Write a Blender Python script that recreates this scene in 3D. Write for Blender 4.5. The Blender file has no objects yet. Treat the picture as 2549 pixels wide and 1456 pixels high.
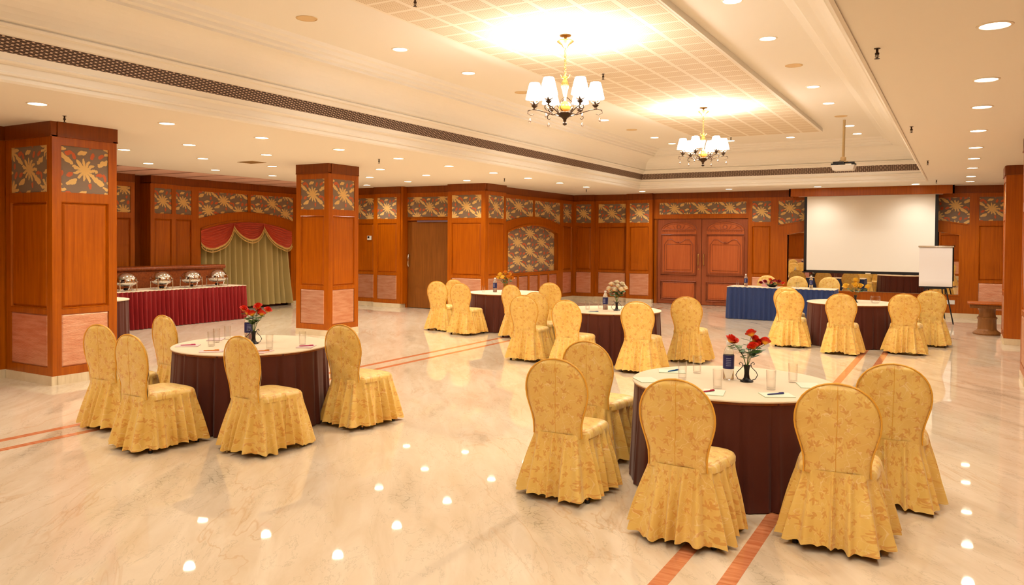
import bpy, math, random
from math import pi, sin, cos, sqrt, atan2, radians
from mathutils import Vector, Matrix
random.seed(7)
S = bpy.context.scene
COL = S.collection

# ------------------------------------------------------------------ materials
def lin(c):
    return tuple(((x/255)/12.92 if x/255 <= .04045 else ((x/255+.055)/1.055)**2.4) for x in c)

class NT:
    """small helper that builds math expressions out of shader nodes"""
    def __init__(s, mat):
        s.t = mat.node_tree; s.n = s.t.nodes; s.l = s.t.links
        s.b = s.n.get('Principled BSDF')
    def put(s, sock, v):
        if hasattr(v, 'is_linked') or hasattr(v, 'links'): s.l.new(v, sock)
        else: sock.default_value = v
    def m(s, op, *a, clamp=False):
        n = s.n.new('ShaderNodeMath'); n.operation = op; n.use_clamp = clamp
        for i, v in enumerate(a): s.put(n.inputs[i], v)
        return n.outputs[0]
    def add(s, a, b): return s.m('ADD', a, b)
    def sub(s, a, b): return s.m('SUBTRACT', a, b)
    def mul(s, a, b): return s.m('MULTIPLY', a, b)
    def uv(s):
        n = s.n.new('ShaderNodeUVMap'); n.uv_map = 'UVMap'
        return n.outputs[0]
    def obj(s):
        return s.n.new('ShaderNodeTexCoord').outputs['Object']
    def sep(s, v):
        n = s.n.new('ShaderNodeSeparateXYZ'); s.l.new(v, n.inputs[0]); return n.outputs
    def comb(s, x, y, z=0.0):
        n = s.n.new('ShaderNodeCombineXYZ')
        for i, v in enumerate((x, y, z)): s.put(n.inputs[i], v)
        return n.outputs[0]
    def scale(s, v, sc):
        n = s.n.new('ShaderNodeVectorMath'); n.operation = 'MULTIPLY'
        s.l.new(v, n.inputs[0]); n.inputs[1].default_value = sc; return n.outputs[0]
    def noise(s, v, scale, detail=2.0, rough=.5, dist=0.0):
        n = s.n.new('ShaderNodeTexNoise'); s.l.new(v, n.inputs['Vector'])
        n.inputs['Scale'].default_value = scale; n.inputs['Detail'].default_value = detail
        n.inputs['Roughness'].default_value = rough; n.inputs['Distortion'].default_value = dist
        return n.outputs[0]
    def ramp(s, f, lo, hi):
        n = s.n.new('ShaderNodeMapRange'); n.clamp = True
        s.l.new(f, n.inputs[0]); n.inputs[1].default_value = lo; n.inputs[2].default_value = hi
        return n.outputs[0]
    def mix(s, f, a, b):
        n = s.n.new('ShaderNodeMix'); n.data_type = 'RGBA'
        s.put(n.inputs[0], f)
        for i, v in ((6, a), (7, b)):
            s.put(n.inputs[i], v if hasattr(v, 'links') else (*v, 1))
        return n.outputs[2]
    def bump(s, h, strength=.3, dist=.01):
        n = s.n.new('ShaderNodeBump'); n.inputs['Strength'].default_value = strength
        n.inputs['Distance'].default_value = dist
        s.l.new(h, n.inputs['Height']); s.l.new(n.outputs[0], s.b.inputs['Normal'])
    def color(s, c): s.l.new(c, s.b.inputs['Base Color'])
    def less(s, a, b): return s.m('LESS_THAN', a, b)
    def wrap(s, v, p): return s.m('WRAP', v, p/2, -p/2)
    def ell(s, x, y, cx, cy, ang, L, W):
        dx, dy = s.sub(x, cx), s.sub(y, cy); c, d = cos(ang), sin(ang)
        a = s.m('MULTIPLY_ADD', dx, c/L, s.mul(dy, d/L)); b = s.m('MULTIPLY_ADD', dy, c/W, s.mul(dx, -d/W))
        return s.less(s.add(s.mul(a, a), s.mul(b, b)), 1.0)

def mat(name, col, rough=.5, metal=0.0, spec=.5, emit=None, estr=0, coat=0, trans=0, ior=1.45, sheen=0, alpha=1):
    m = bpy.data.materials.new(name); m.use_nodes = True
    b = m.node_tree.nodes['Principled BSDF']
    b.inputs['Base Color'].default_value = (*lin(col), 1)
    b.inputs['Roughness'].default_value = rough; b.inputs['Metallic'].default_value = metal
    b.inputs['Specular IOR Level'].default_value = spec; b.inputs['Coat Weight'].default_value = coat
    b.inputs['Transmission Weight'].default_value = trans; b.inputs['IOR'].default_value = ior
    b.inputs['Sheen Weight'].default_value = sheen; b.inputs['Alpha'].default_value = alpha
    if emit:
        b.inputs['Emission Color'].default_value = (*lin(emit), 1); b.inputs['Emission Strength'].default_value = estr
    return m

def wood(name, c1, c2, rough=.32, axis='z'):
    m = mat(name, c1, rough, spec=.4, coat=.05); t = NT(m)
    v = t.scale(t.obj(), {'z': (28, 28, 1.3), 'x': (1.3, 28, 28)}[axis])
    g = t.noise(v, 1.0, 3, .6, .4)
    big = t.noise(t.obj(), .9, 1)
    f = t.add(t.mul(g, .75), t.mul(big, .25))
    t.color(t.mix(t.ramp(f, .3, .72), lin(c1), lin(c2)))
    m.node_tree.nodes['Principled BSDF'].inputs['Coat Roughness'].default_value = .25
    return m

M = {}
M['wood'] = wood('teak_panelling', (152, 70, 0), (190, 98, 2))
M['wood_dark'] = wood('teak_crown', (120, 54, 8), (148, 72, 12))
M['door_red'] = wood('rosewood_door', (142, 70, 40), (172, 92, 52), .35)
M['door_panel'] = wood('rosewood_door_field', (172, 84, 40), (200, 106, 54), .35)
M['door_plain'] = wood('plain_walnut_door', (118, 66, 16), (150, 88, 28), .4)
M['ceil'] = mat('ceiling_paint', (244, 236, 222), .8, spec=.2)
M['plaster'] = M['ceil']
M['slat'] = mat('pink_slat_ceiling', (240, 196, 178), .6)
M['slot'] = mat('slat_shadow_gap', (46, 22, 16), .8)
M['steel'] = mat('polished_steel', (225, 225, 225), .12, 1)
M['brass'] = mat('antique_brass', (205, 165, 95), .3, 1)
M['chrome'] = mat('chrome', (235, 235, 235), .06, 1)
M['bronze'] = mat('dark_bronze', (62, 44, 30), .4, .7)
M['black'] = mat('black_plastic', (18, 16, 16), .45)
M['iron'] = mat('black_wrought_iron', (22, 16, 14), .35, .3)
M['white'] = mat('white_plastic', (232, 228, 220), .45)
M['cream_cloth'] = mat('cream_tablecloth', (232, 208, 176), .75, spec=.2)
M['brown_cloth'] = mat('maroon_brown_cloth', (84, 34, 20), .55, spec=.3, sheen=.15)
M['red_cloth'] = mat('wine_red_satin', (142, 28, 28), .5, spec=.3, sheen=.1)
M['blue_cloth'] = mat('navy_blue_satin', (36, 58, 112), .45, spec=.4, sheen=.2)
M['swag'] = mat('brick_red_swag', (206, 76, 38), .5, sheen=.2)
M['drape'] = mat('olive_gold_drape', (190, 168, 106), .5, spec=.4, sheen=.2)
M['fringe'] = mat('gold_fringe', (214, 172, 96), .6)
M['screen'] = mat('matte_screen_white', (250, 242, 228), .7, spec=.2)
M['paper'] = mat('white_paper', (246, 238, 230), .7, spec=.2)
M['mirror'] = mat('mirror_silver', (215, 205, 190), .015, 1)
M['glass'] = mat('clear_glass', (255, 255, 255), .0, trans=1, ior=1.45)
def thin_glass():
    m = bpy.data.materials.new('thin_clear_glass'); m.use_nodes = True; nt = m.node_tree; nt.nodes.clear()
    o = nt.nodes.new('ShaderNodeOutputMaterial'); mx = nt.nodes.new('ShaderNodeMixShader'); tr = nt.nodes.new('ShaderNodeBsdfTransparent'); gl = nt.nodes.new('ShaderNodeBsdfGlossy')
    fr = nt.nodes.new('ShaderNodeLayerWeight'); fr.inputs[0].default_value = .12; gl.inputs['Roughness'].default_value = .02; tr.inputs[0].default_value = (.975, .975, .97, 1)
    nt.links.new(fr.outputs['Facing'], mx.inputs[0]); nt.links.new(tr.outputs[0], mx.inputs[1]); nt.links.new(gl.outputs[0], mx.inputs[2]); nt.links.new(mx.outputs[0], o.inputs[0]); return m
M['glass'] = thin_glass()
M['water'] = mat('bottled_water', (240, 240, 236), .05, trans=.8, ior=1.2)
M['blabel'] = mat('navy_bottle_label', (34, 38, 96), .4)
M['labtext'] = mat('pale_label_print', (170, 176, 206), .5)
M['capw'] = mat('white_cap', (235, 235, 232), .4)
M['leaf'] = mat('green_leaf', (70, 112, 36), .45)
M['stem'] = mat('green_stem', (86, 120, 50), .5)
M['amber'] = mat('amber_glass', (224, 140, 60), .15, emit=(255, 150, 50), estr=.6)
M['crystal'] = mat('crystal', (255, 255, 255), .02, trans=1, ior=1.5)
M['lampglow'] = mat('downlight_glow', (255, 255, 255), .5, emit=(255, 238, 212), estr=15)
M['shade'] = mat('lampshade_glow', (255, 250, 240), .6, emit=(255, 248, 240), estr=33)
M['trim'] = mat('white_light_trim', (240, 225, 200), .4)
M['speaker'] = mat('speaker_mesh_beige', (222, 190, 140), .7)
M['ventmat'] = mat('brown_vent', (176, 140, 84), .6)
M['capped'] = mat('light_ceiling_stone', (200, 170, 120), .6)
M['stone'] = wood('carved_wood_pedestal', (120, 76, 30), (160, 104, 50), .45)
M['mahog'] = wood('mahogany_counter', (120, 54, 22), (160, 80, 34), .25, 'x')
for n, c in (('pad_green', (214, 224, 196)), ('pad_pink', (222, 190, 182)), ('pen_blue', (34, 90, 150)), ('pen_navy', (50, 44, 110)),
             ('pen_red', (180, 30, 60)), ('pen_pink', (206, 70, 110)), ('pen_orange', (232, 140, 50)), ('card', (224, 160, 150))):
    M[n] = mat(n, c, .5)
for n, c in (('lens', (40, 40, 50)), ('copper_tank', (60, 50, 46))): M[n] = mat(n, c, .2)

def petal(name, inner, outer):
    m = mat(name, outer, .55); t = NT(m)
    z = t.sep(t.uv())[1]
    t.color(t.mix(t.ramp(z, .15, .6), lin(inner), lin(outer))); return m
M['rose_red'] = petal('orange_red_petals', (250, 190, 50), (228, 50, 18))
M['rose_orange'] = petal('orange_petals', (240, 190, 60), (226, 140, 30))
M['rose_white'] = petal('cream_white_petals', (236, 170, 100), (250, 236, 206))
M['rose_yellow'] = petal('yellow_petals', (240, 170, 40), (246, 200, 70))
M['rose_dark'] = petal('crimson_petals', (240, 120, 90), (150, 24, 36))

# wall fabric : taupe ground, star shaped gold leaves and orange sprigs, half drop repeat
def wall_fabric():
    m = mat('botanical_wall_fabric', (118, 94, 74), .6); t = NT(m)
    uv = t.uv(); s = t.sep(uv)
    nz = t.noise(uv, 14, 2)
    u = t.add(s[0], t.mul(t.sub(nz, .5), .055)); v = t.add(s[1], t.mul(t.sub(t.noise(t.scale(uv, (1, 1, 1)), 19, 2), .5), .055))
    P, Q = .80, .50
    gold = None; orange = None
    for ou, ov in ((0, 0), (P/2, Q/2)):
        x = t.wrap(t.sub(u, ou), P); y = t.wrap(t.sub(v, ov), Q)
        r = t.m('SQRT', t.add(t.mul(x, x), t.mul(y, y))); th = t.m('ARCTAN2', y, x)
        pet = t.m('ABSOLUTE', t.m('COSINE', t.mul(th, 5.5)))
        lob = t.m('MULTIPLY_ADD', t.m('COSINE', t.m('MULTIPLY_ADD', th, 2.0, 1.0)), .016, .145)
        R = t.mul(lob, t.m('MULTIPLY_ADD', pet, .72, .34))
        g = t.less(r, R)
        for a in ((.235, .10, .5, .075, .034), (-.235, .13, -.6, .08, .034), (.2, -.145, -.5, .06, .03), (-.03, .215, .2, .06, .026)):
            g = t.m('MAXIMUM', g, t.ell(x, y, *a))
        o = None
        for a in ((.19, -.045, .1, .05, .026), (-.19, -.06, .5, .045, .026), (.10, .185, 1.2, .045, .026), (-.14, .17, 2.0, .045, .022), (.07, -.195, 1.4, .04, .024)):
            e = t.ell(x, y, *a); o = e if o is None else t.m('MAXIMUM', o, e)
        gold = g if gold is None else t.m('MAXIMUM', gold, g)
        orange = o if orange is None else t.m('MAXIMUM', orange, o)
    c = t.mix(orange, lin((134, 110, 88)), lin((206, 96, 44)))
    t.color(t.mix(gold, c, lin((232, 188, 112))))
    m.node_tree.nodes['Principled BSDF'].inputs['Sheen Weight'].default_value = .2
    return m
M['fabric'] = wall_fabric()

def damask():
    m = mat('gold_damask_satin', (214, 160, 74), .33, spec=.55, sheen=.2); t = NT(m)
    uv0 = t.uv()
    wn = t.n.new('ShaderNodeTexNoise'); wn.inputs['Scale'].default_value = 9; wn.inputs['Detail'].default_value = 2; t.l.new(uv0, wn.inputs['Vector'])
    ad = t.n.new('ShaderNodeVectorMath'); ad.operation = 'ADD'; t.l.new(uv0, ad.inputs[0]); t.l.new(t.scale(wn.outputs[1], (.05, .05, 0)), ad.inputs[1])
    uv = ad.outputs[0]
    def sprigs(sc, off, leaves):
        vo = t.n.new('ShaderNodeTexVoronoi'); vo.voronoi_dimensions = '2D'; vo.inputs['Scale'].default_value = sc
        vo.inputs['Randomness'].default_value = .85
        of = t.n.new('ShaderNodeVectorMath'); of.operation = 'ADD'; t.l.new(uv, of.inputs[0]); of.inputs[1].default_value = (off, off*.7, 0)
        t.l.new(of.outputs[0], vo.inputs['Vector'])
        d = t.n.new('ShaderNodeVectorMath'); d.operation = 'SUBTRACT'
        t.l.new(of.outputs[0], d.inputs[0]); t.l.new(vo.outputs['Position'], d.inputs[1])
        vr = t.n.new('ShaderNodeVectorRotate'); vr.rotation_type = 'Z_AXIS'
        t.l.new(t.scale(d.outputs[0], (sc, sc, 0)), vr.inputs['Vector']); t.l.new(t.m('MULTIPLY', t.sep(vo.outputs['Color'])[0], 6.28), vr.inputs['Angle'])
        q = t.sep(vr.outputs[0]); lf = None
        for a in leaves:
            e = t.ell(q[0], q[1], *a); lf = e if lf is None else t.m('MAXIMUM', lf, e)
        return lf
    l1 = sprigs(12, 0, ((0, .10, pi/2, .26, .075), (.13, -.02, .9, .2, .065), (-.16, .05, pi-.5, .16, .06)))
    l2 = sprigs(15, 3.3, ((-.05, .05, pi/2+.3, .22, .06), (.12, .0, .6, .17, .055)))
    lf = t.m('MAXIMUM', l1, t.mul(l2, .6))
    sc = t.noise(uv, 9, 0, .5, 1.2)
    ln = t.less(t.m('ABSOLUTE', t.sub(sc, .5)), .008)
    sc2 = t.noise(t.scale(uv, (1, 1.15, 1)), 15, 0, .5, .8)
    ln2 = t.less(t.m('ABSOLUTE', t.sub(sc2, .44)), .007)
    big = t.noise(uv, 3, 2)
    base = t.mix(t.ramp(big, .3, .7), lin((236, 192, 96)), lin((246, 209, 117)))
    c = t.mix(t.mul(t.m('MAXIMUM', ln, ln2), .6), base, lin((255, 226, 166)))
    t.color(t.mix(t.mul(lf, .5), c, lin((216, 132, 48))))
    wr = t.noise(uv, 22, 3)
    t.bump(wr, .16, .008)
    return m
M['damask'] = damask()
M['piping'] = mat('bright_gold_piping', (238, 176, 62), .4)

def copper():
    m = mat('hammered_copper_sheet', (226, 164, 132), .38, .75); t = NT(m)
    v = t.scale(t.obj(), (26, 26, 110)); h = t.noise(v, 1, 2)
    c = t.noise(t.scale(t.obj(), (4, 4, 26)), 1, 3)
    t.color(t.mix(t.ramp(c, .3, .7), lin((218, 152, 118)), lin((234, 182, 150))))
    t.bump(h, .5, .012); return m
M['copper'] = copper()

def marble():
    m = mat('cream_marble_floor', (226, 202, 164), .03, spec=.5); t = NT(m)
    o = t.obj()
    rot = t.n.new('ShaderNodeVectorRotate'); rot.rotation_type = 'Z_AXIS'; rot.inputs['Angle'].default_value = .9
    t.l.new(o, rot.inputs['Vector'])
    st = t.scale(rot.outputs[0], (.7, 3.0, 1))
    a = t.noise(st, 1.6, 5, .62, .6)
    base = t.mix(t.ramp(a, .34, .68), lin((220, 196, 164)), lin((234, 214, 186)))
    w = t.noise(t.scale(rot.outputs[0], (.5, 1.6, 1)), 1.1, 4, .6, .8)
    vein = t.ramp(t.m('ABSOLUTE', t.sub(w, .5)), .016, .0)
    p = t.ramp(t.noise(o, .55, 2), .45, .62)
    c = t.mix(t.mul(t.mul(vein, p), .45), base, lin((204, 158, 112)))
    vo = t.n.new('ShaderNodeTexVoronoi'); vo.feature = 'DISTANCE_TO_EDGE'; vo.inputs['Scale'].default_value = 13
    ds = t.n.new('ShaderNodeVectorMath'); ds.operation = 'ADD'
    nz = t.n.new('ShaderNodeTexNoise'); nz.inputs['Scale'].default_value = 6; nz.inputs['Detail'].default_value = 3
    t.l.new(o, nz.inputs['Vector'])
    t.l.new(o, ds.inputs[0]); t.l.new(t.scale(nz.outputs[1], (.16, .16, .16)), ds.inputs[1]); t.l.new(ds.outputs[0], vo.inputs['Vector'])
    crack = t.ramp(vo.outputs['Distance'], .035, .0)
    gp = t.ramp(t.noise(st, .62, 3, .55), .60, .70)
    gf = t.m('MULTIPLY_ADD', crack, .6, .28)
    c = t.mix(t.mul(gp, gf), c, lin((126, 114, 88)))
    fine = t.ramp(t.m('ABSOLUTE', t.sub(t.noise(t.scale(rot.outputs[0], (.8, 2.2, 1)), 2.1, 6, .65, .5), .47)), .010, 0)
    c = t.mix(t.mul(fine, .22), c, lin((120, 104, 76)))
    t.color(c); return m
M['marble'] = marble()
def stripm(name, c1, c2, rough):
    m = mat(name, c1, rough); t = NT(m)
    a = t.noise(t.scale(t.obj(), (3, 30, 3)), 1, 4, .6, .5)
    t.color(t.mix(t.ramp(a, .3, .7), lin(c1), lin(c2))); return m
M['inlay'] = stripm('rose_marble_inlay', (196, 108, 66), (226, 150, 104), .1)
M['base'] = stripm('cream_marble_base', (218, 196, 158), (236, 218, 184), .2)

def grille_mat():
    m = mat('expanded_metal_grille', (150, 118, 96), .5, .2); t = NT(m)
    s = t.sep(t.uv()); a = .085; b = .030
    def row(ou, ov):
        x = t.wrap(t.add(s[0], ou), a); y = t.wrap(t.add(s[1], ov), b)
        x = t.mul(x, 1/(a*.40)); y = t.mul(y, 1/(b*.30))
        return t.less(t.add(t.mul(x, x), t.mul(y, y)), 1.0)
    h = t.m('MAXIMUM', row(0, 0), row(a/2, b/2))
    t.color(t.mix(h, lin((206, 178, 152)), lin((70, 48, 38)))); return m
M['grille'] = grille_mat()

def tile_mat():
    m = mat('perforated_acoustic_tile', (236, 222, 196), .8, spec=.15); t = NT(m)
    s = t.sep(t.uv()); pu, pv = .36, .325
    x = t.m('ABSOLUTE', t.wrap(s[0], pu)); y = t.m('ABSOLUTE', t.wrap(s[1], pv))
    inside = t.mul(t.less(x, pu/2-.028), t.less(y, pv/2-.022))
    hx = t.wrap(s[0], .024); hy = t.wrap(s[1], .024)
    hole = t.less(t.add(t.mul(hx, hx), t.mul(hy, hy)), .0075**2)
    c = t.mix(inside, lin((244, 232, 212)), lin((238, 222, 196)))
    t.color(t.mix(t.mul(inside, hole), c, lin((196, 170, 134)))); return m
M['tile'] = tile_mat()
def chev():
    m = M['door_panel']; return m

# ------------------------------------------------------------------ mesh builder
class MB:
    def __init__(s): s.v = []; s.f = []; s.u = []
    def pt(s, p, uv=(0, 0)):
        s.v.append(tuple(p)); s.u.append(uv); return len(s.v)-1
    def quad(s, a, b, c, d, uvs=None):
        i = [s.pt(p, (uvs[k] if uvs else (0, 0))) for k, p in enumerate((a, b, c, d))]; s.f.append(i)
    def poly(s, pts, uvs=None):
        s.f.append([s.pt(p, (uvs[k] if uvs else (0, 0))) for k, p in enumerate(pts)])
    def box(s, x0, x1, y0, y1, z0, z1):
        s.hexa([(x0, y0, z0), (x1, y0, z0), (x1, y1, z0), (x0, y1, z0), (x0, y0, z1), (x1, y0, z1), (x1, y1, z1), (x0, y1, z1)])
    def hexa(s, p):
        o = len(s.v)
        for q in p: s.pt(q)
        for f in ((0, 3, 2, 1), (4, 5, 6, 7), (0, 1, 5, 4), (1, 2, 6, 5), (2, 3, 7, 6), (3, 0, 4, 7)): s.f.append([o+i for i in f])
    def grid(s, fn, nu, nv, cu=False, uvfn=None):
        o = len(s.v); mu = nu if cu else nu+1
        for j in range(nv+1):
            for i in range(mu):
                s.pt(fn(i/nu, j/nv), uvfn(i/nu, j/nv) if uvfn else (i/nu, j/nv))
        for j in range(nv):
            for i in range(nu):
                a = o+j*mu+i; b = o+j*mu+(i+1) % mu if cu else a+1
                s.f.append([a, b, b+mu, a+mu])
    def lathe(s, prof, n=24, c=(0, 0, 0), caps=True, sx=1, sy=1):
        o = len(s.v); m = len(prof)
        for k, (r, z) in enumerate(prof):
            for i in range(n):
                a = 2*pi*i/n; s.pt((c[0]+r*cos(a)*sx, c[1]+r*sin(a)*sy, c[2]+z), (i/n, k/(m-1)))
        for k in range(m-1):
            for i in range(n):
                a = o+k*n+i; b = o+k*n+(i+1) % n; s.f.append([a, b, b+n, a+n])
        if caps:
            if prof[0][0] > 1e-5: s.f.append([o+i for i in range(n)][::-1])
            if prof[-1][0] > 1e-5: s.f.append([o+(m-1)*n+i for i in range(n)])
    def tube(s, path, r, n=8, closed=False, caps=True):
        P = [Vector(p) for p in path]; m = len(P); o = len(s.v)
        rr = r if isinstance(r, (list, tuple)) else [r]*m
        up = None
        for k in range(m):
            if closed: t = P[(k+1) % m]-P[k-1]
            else: t = P[min(k+1, m-1)]-P[max(k-1, 0)]
            t.normalize()
            if up is None:
                up = Vector((0, 0, 1)) if abs(t.z) < .9 else Vector((1, 0, 0))
            a = t.cross(up).normalized(); b = a.cross(t).normalized(); up = b
            for i in range(n):
                w = 2*pi*i/n; s.pt(P[k]+rr[k]*(cos(w)*a+sin(w)*b), (i/n, k/max(1, m-1)))
        for k in range(m if closed else m-1):
            for i in range(n):
                a = o+k*n+i; b = o+k*n+(i+1) % n; c = o+((k+1) % m)*n+(i+1) % n; d = o+((k+1) % m)*n+i
                s.f.append([a, b, c, d])
        if caps and not closed:
            s.f.append([o+i for i in range(n)][::-1]); s.f.append([o+(m-1)*n+i for i in range(n)])
    def build(s, name, m, parent=None, smooth=False, loc=None, bevel=0):
        me = bpy.data.meshes.new(name); me.from_pydata(s.v, [], s.f)
        uvl = me.uv_layers.new(name='UVMap')
        for lp in me.loops: uvl.data[lp.index].uv = s.u[lp.vertex_index]
        me.validate(); me.update()
        me.materials.append(M[m] if isinstance(m, str) else m)
        if smooth:
            for p in me.polygons: p.use_smooth = True
            try: me.set_sharp_from_angle(angle=radians(45))
            except Exception: pass
        o = bpy.data.objects.new(name, me); COL.objects.link(o)
        if parent is not None: o.parent = parent
        if loc is not None: o.location = loc
        if bevel:
            b = o.modifiers.new('bevel', 'BEVEL'); b.width = bevel; b.segments = 2; b.limit_method = 'ANGLE'
        return o

def tag(o, label, cat, group=None, kind=None):
    if kind: o['kind'] = kind
    if label: o['label'] = label
    if cat: o['category'] = cat
    if group: o['group'] = group
    return o
def thing(name, label, cat, loc=(0, 0, 0), rz=0, group=None):
    o = bpy.data.objects.new(name, None); COL.objects.link(o); o.location = loc; o.rotation_euler = (0, 0, rz)
    o.empty_display_size = .1
    return tag(o, label, cat, group)
def dup(root, loc, rz=0, label=None, group=None):
    r = root.copy(); COL.objects.link(r); r.location = loc; r.rotation_euler = (0, 0, rz)
    if label: r['label'] = label
    if group: r['group'] = group
    for ch in list(root.children):
        c = ch.copy(); COL.objects.link(c); c.parent = r
        for g in list(ch.children):
            d = g.copy(); COL.objects.link(d); d.parent = c
    return r
ORD = ['first', 'second', 'third', 'fourth', 'fifth', 'sixth', 'seventh', 'eighth', 'ninth', 'tenth', 'eleventh', 'twelfth', 'thirteenth', 'fourteenth']

# ------------------------------------------------------------------ wall frames
ZC = 3.2
class F:
    """wall plane: a runs along the wall, d out into the room, z up"""
    def __init__(s, p, u, n): s.p = Vector((*p, 0)); s.u = Vector((*u, 0)); s.n = Vector((*n, 0))
    def __call__(s, a, d, z): return s.p+s.u*a+s.n*d+Vector((0, 0, z))
    def box(s, mb, a0, a1, d0, d1, z0, z1):
        mb.hexa([s(a0, d0, z0), s(a1, d0, z0), s(a1, d1, z0), s(a0, d1, z0), s(a0, d0, z1), s(a1, d0, z1), s(a1, d1, z1), s(a0, d1, z1)])
    def face(s, mb, a0, a1, d, z0, z1, uc=(0, 0), us=1):
        mb.quad(s(a0, d, z0), s(a1, d, z0), s(a1, d, z1), s(a0, d, z1),
                [((a-uc[0])/us, z-uc[1]) for a, z in ((a0, z0), (a1, z0), (a1, z1), (a0, z1))])

def panel_box(f, a0, a1, d, z0, z1, m, name, parent, us=1, th=.03, pad=0):
    mb = MB()
    uc = ((a0+a1)/2, (z0+z1)/2)
    if pad:
        e = .02
        f.face(mb, a0+e, a1-e, d+pad, z0+e, z1-e, uc, us)
        A = [(a0, z0), (a1, z0), (a1, z1), (a0, z1)]; B = [(a0+e, z0+e), (a1-e, z0+e), (a1-e, z1-e), (a0+e, z1-e)]
        for k in range(4):
            p, q, r, s_ = A[k], A[(k+1) % 4], B[(k+1) % 4], B[k]
            mb.quad(f(p[0], d, p[1]), f(q[0], d, q[1]), f(r[0], d+pad, r[1]), f(s_[0], d+pad, s_[1]),
                    [((x[0]-uc[0])/us, x[1]-uc[1]) for x in (p, q, r, s_)])
    else:
        f.face(mb, a0, a1, d, z0, z1, uc, us)
    f.box(mb, a0, a1, d-th, d-.001, z0, z1)
    return mb.build(name, m, parent)

def raised(f, a0, a1, d, z0, z1, parent, m='wood'):
    """raised-and-fielded wooden panel: sunk moulding then bevel up to a flat field"""
    mb = MB(); e1, e2 = .018, .045
    rect = lambda e, dd: [f(a0+e, dd, z0+e), f(a1-e, dd, z0+e), f(a1-e, dd, z1-e), f(a0+e, dd, z1-e)]
    R = [rect(0, d), rect(.006, d+.006), rect(e1, d-.022), rect(e2, d-.004)]
    for k in range(len(R)-1):
        for i in range(4): mb.quad(R[k][i], R[k][(i+1) % 4], R[k+1][(i+1) % 4], R[k+1][i])
    mb.quad(*R[-1])
    return mb.build('wood_panel', m, parent)

Z = dict(base=.11, c0=.21, c1=.855, w0=.92, w1=2.235, f0=2.35, f1=2.92, crown=3.03)
def bay(f, a0, a1, parent, d=0.0, s=.10, back=.12, us=1, parts=('f', 'w', 'c'), ends=None):
    fr = MB(); B = lambda *q: f.box(fr, *q)
    B(a0, a0+s, d-back, d, Z['base'], Z['crown']); B(a1-s, a1, d-back, d, Z['base'], Z['crown'])
    for z0, z1 in ((Z['base'], Z['c0']), (Z['c1'], Z['w0']), (Z['w1'], Z['f0']), (Z['f1'], Z['crown'])):
        B(a0+s, a1-s, d-back, d, z0, z1)
    fr.build('frame', 'wood', parent)
    cr = MB(); f.box(cr, a0, a1, d-back, d+.014, Z['crown'], ZC); f.box(cr, a0, a1, d-back, d+.02, Z['crown']-.012, Z['crown']+.004); cr.build('crown_board', 'wood_dark', parent)
    bs = MB(); f.box(bs, a0, a1, d-back, d+.012, 0, Z['base']); bs.build('base_stone', 'base', parent)
    if 'f' in parts: panel_box(f, a0+s, a1-s, d-.014, Z['f0'], Z['f1'], 'fabric', 'fabric_panel', parent, us)
    if 'w' in parts: raised(f, a0+s, a1-s, d-.002, Z['w0'], Z['w1'], parent)
    if 'c' in parts: panel_box(f, a0+s, a1-s, d-.014, Z['c0'], Z['c1'], 'copper', 'copper_panel', parent, pad=.012)

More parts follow.
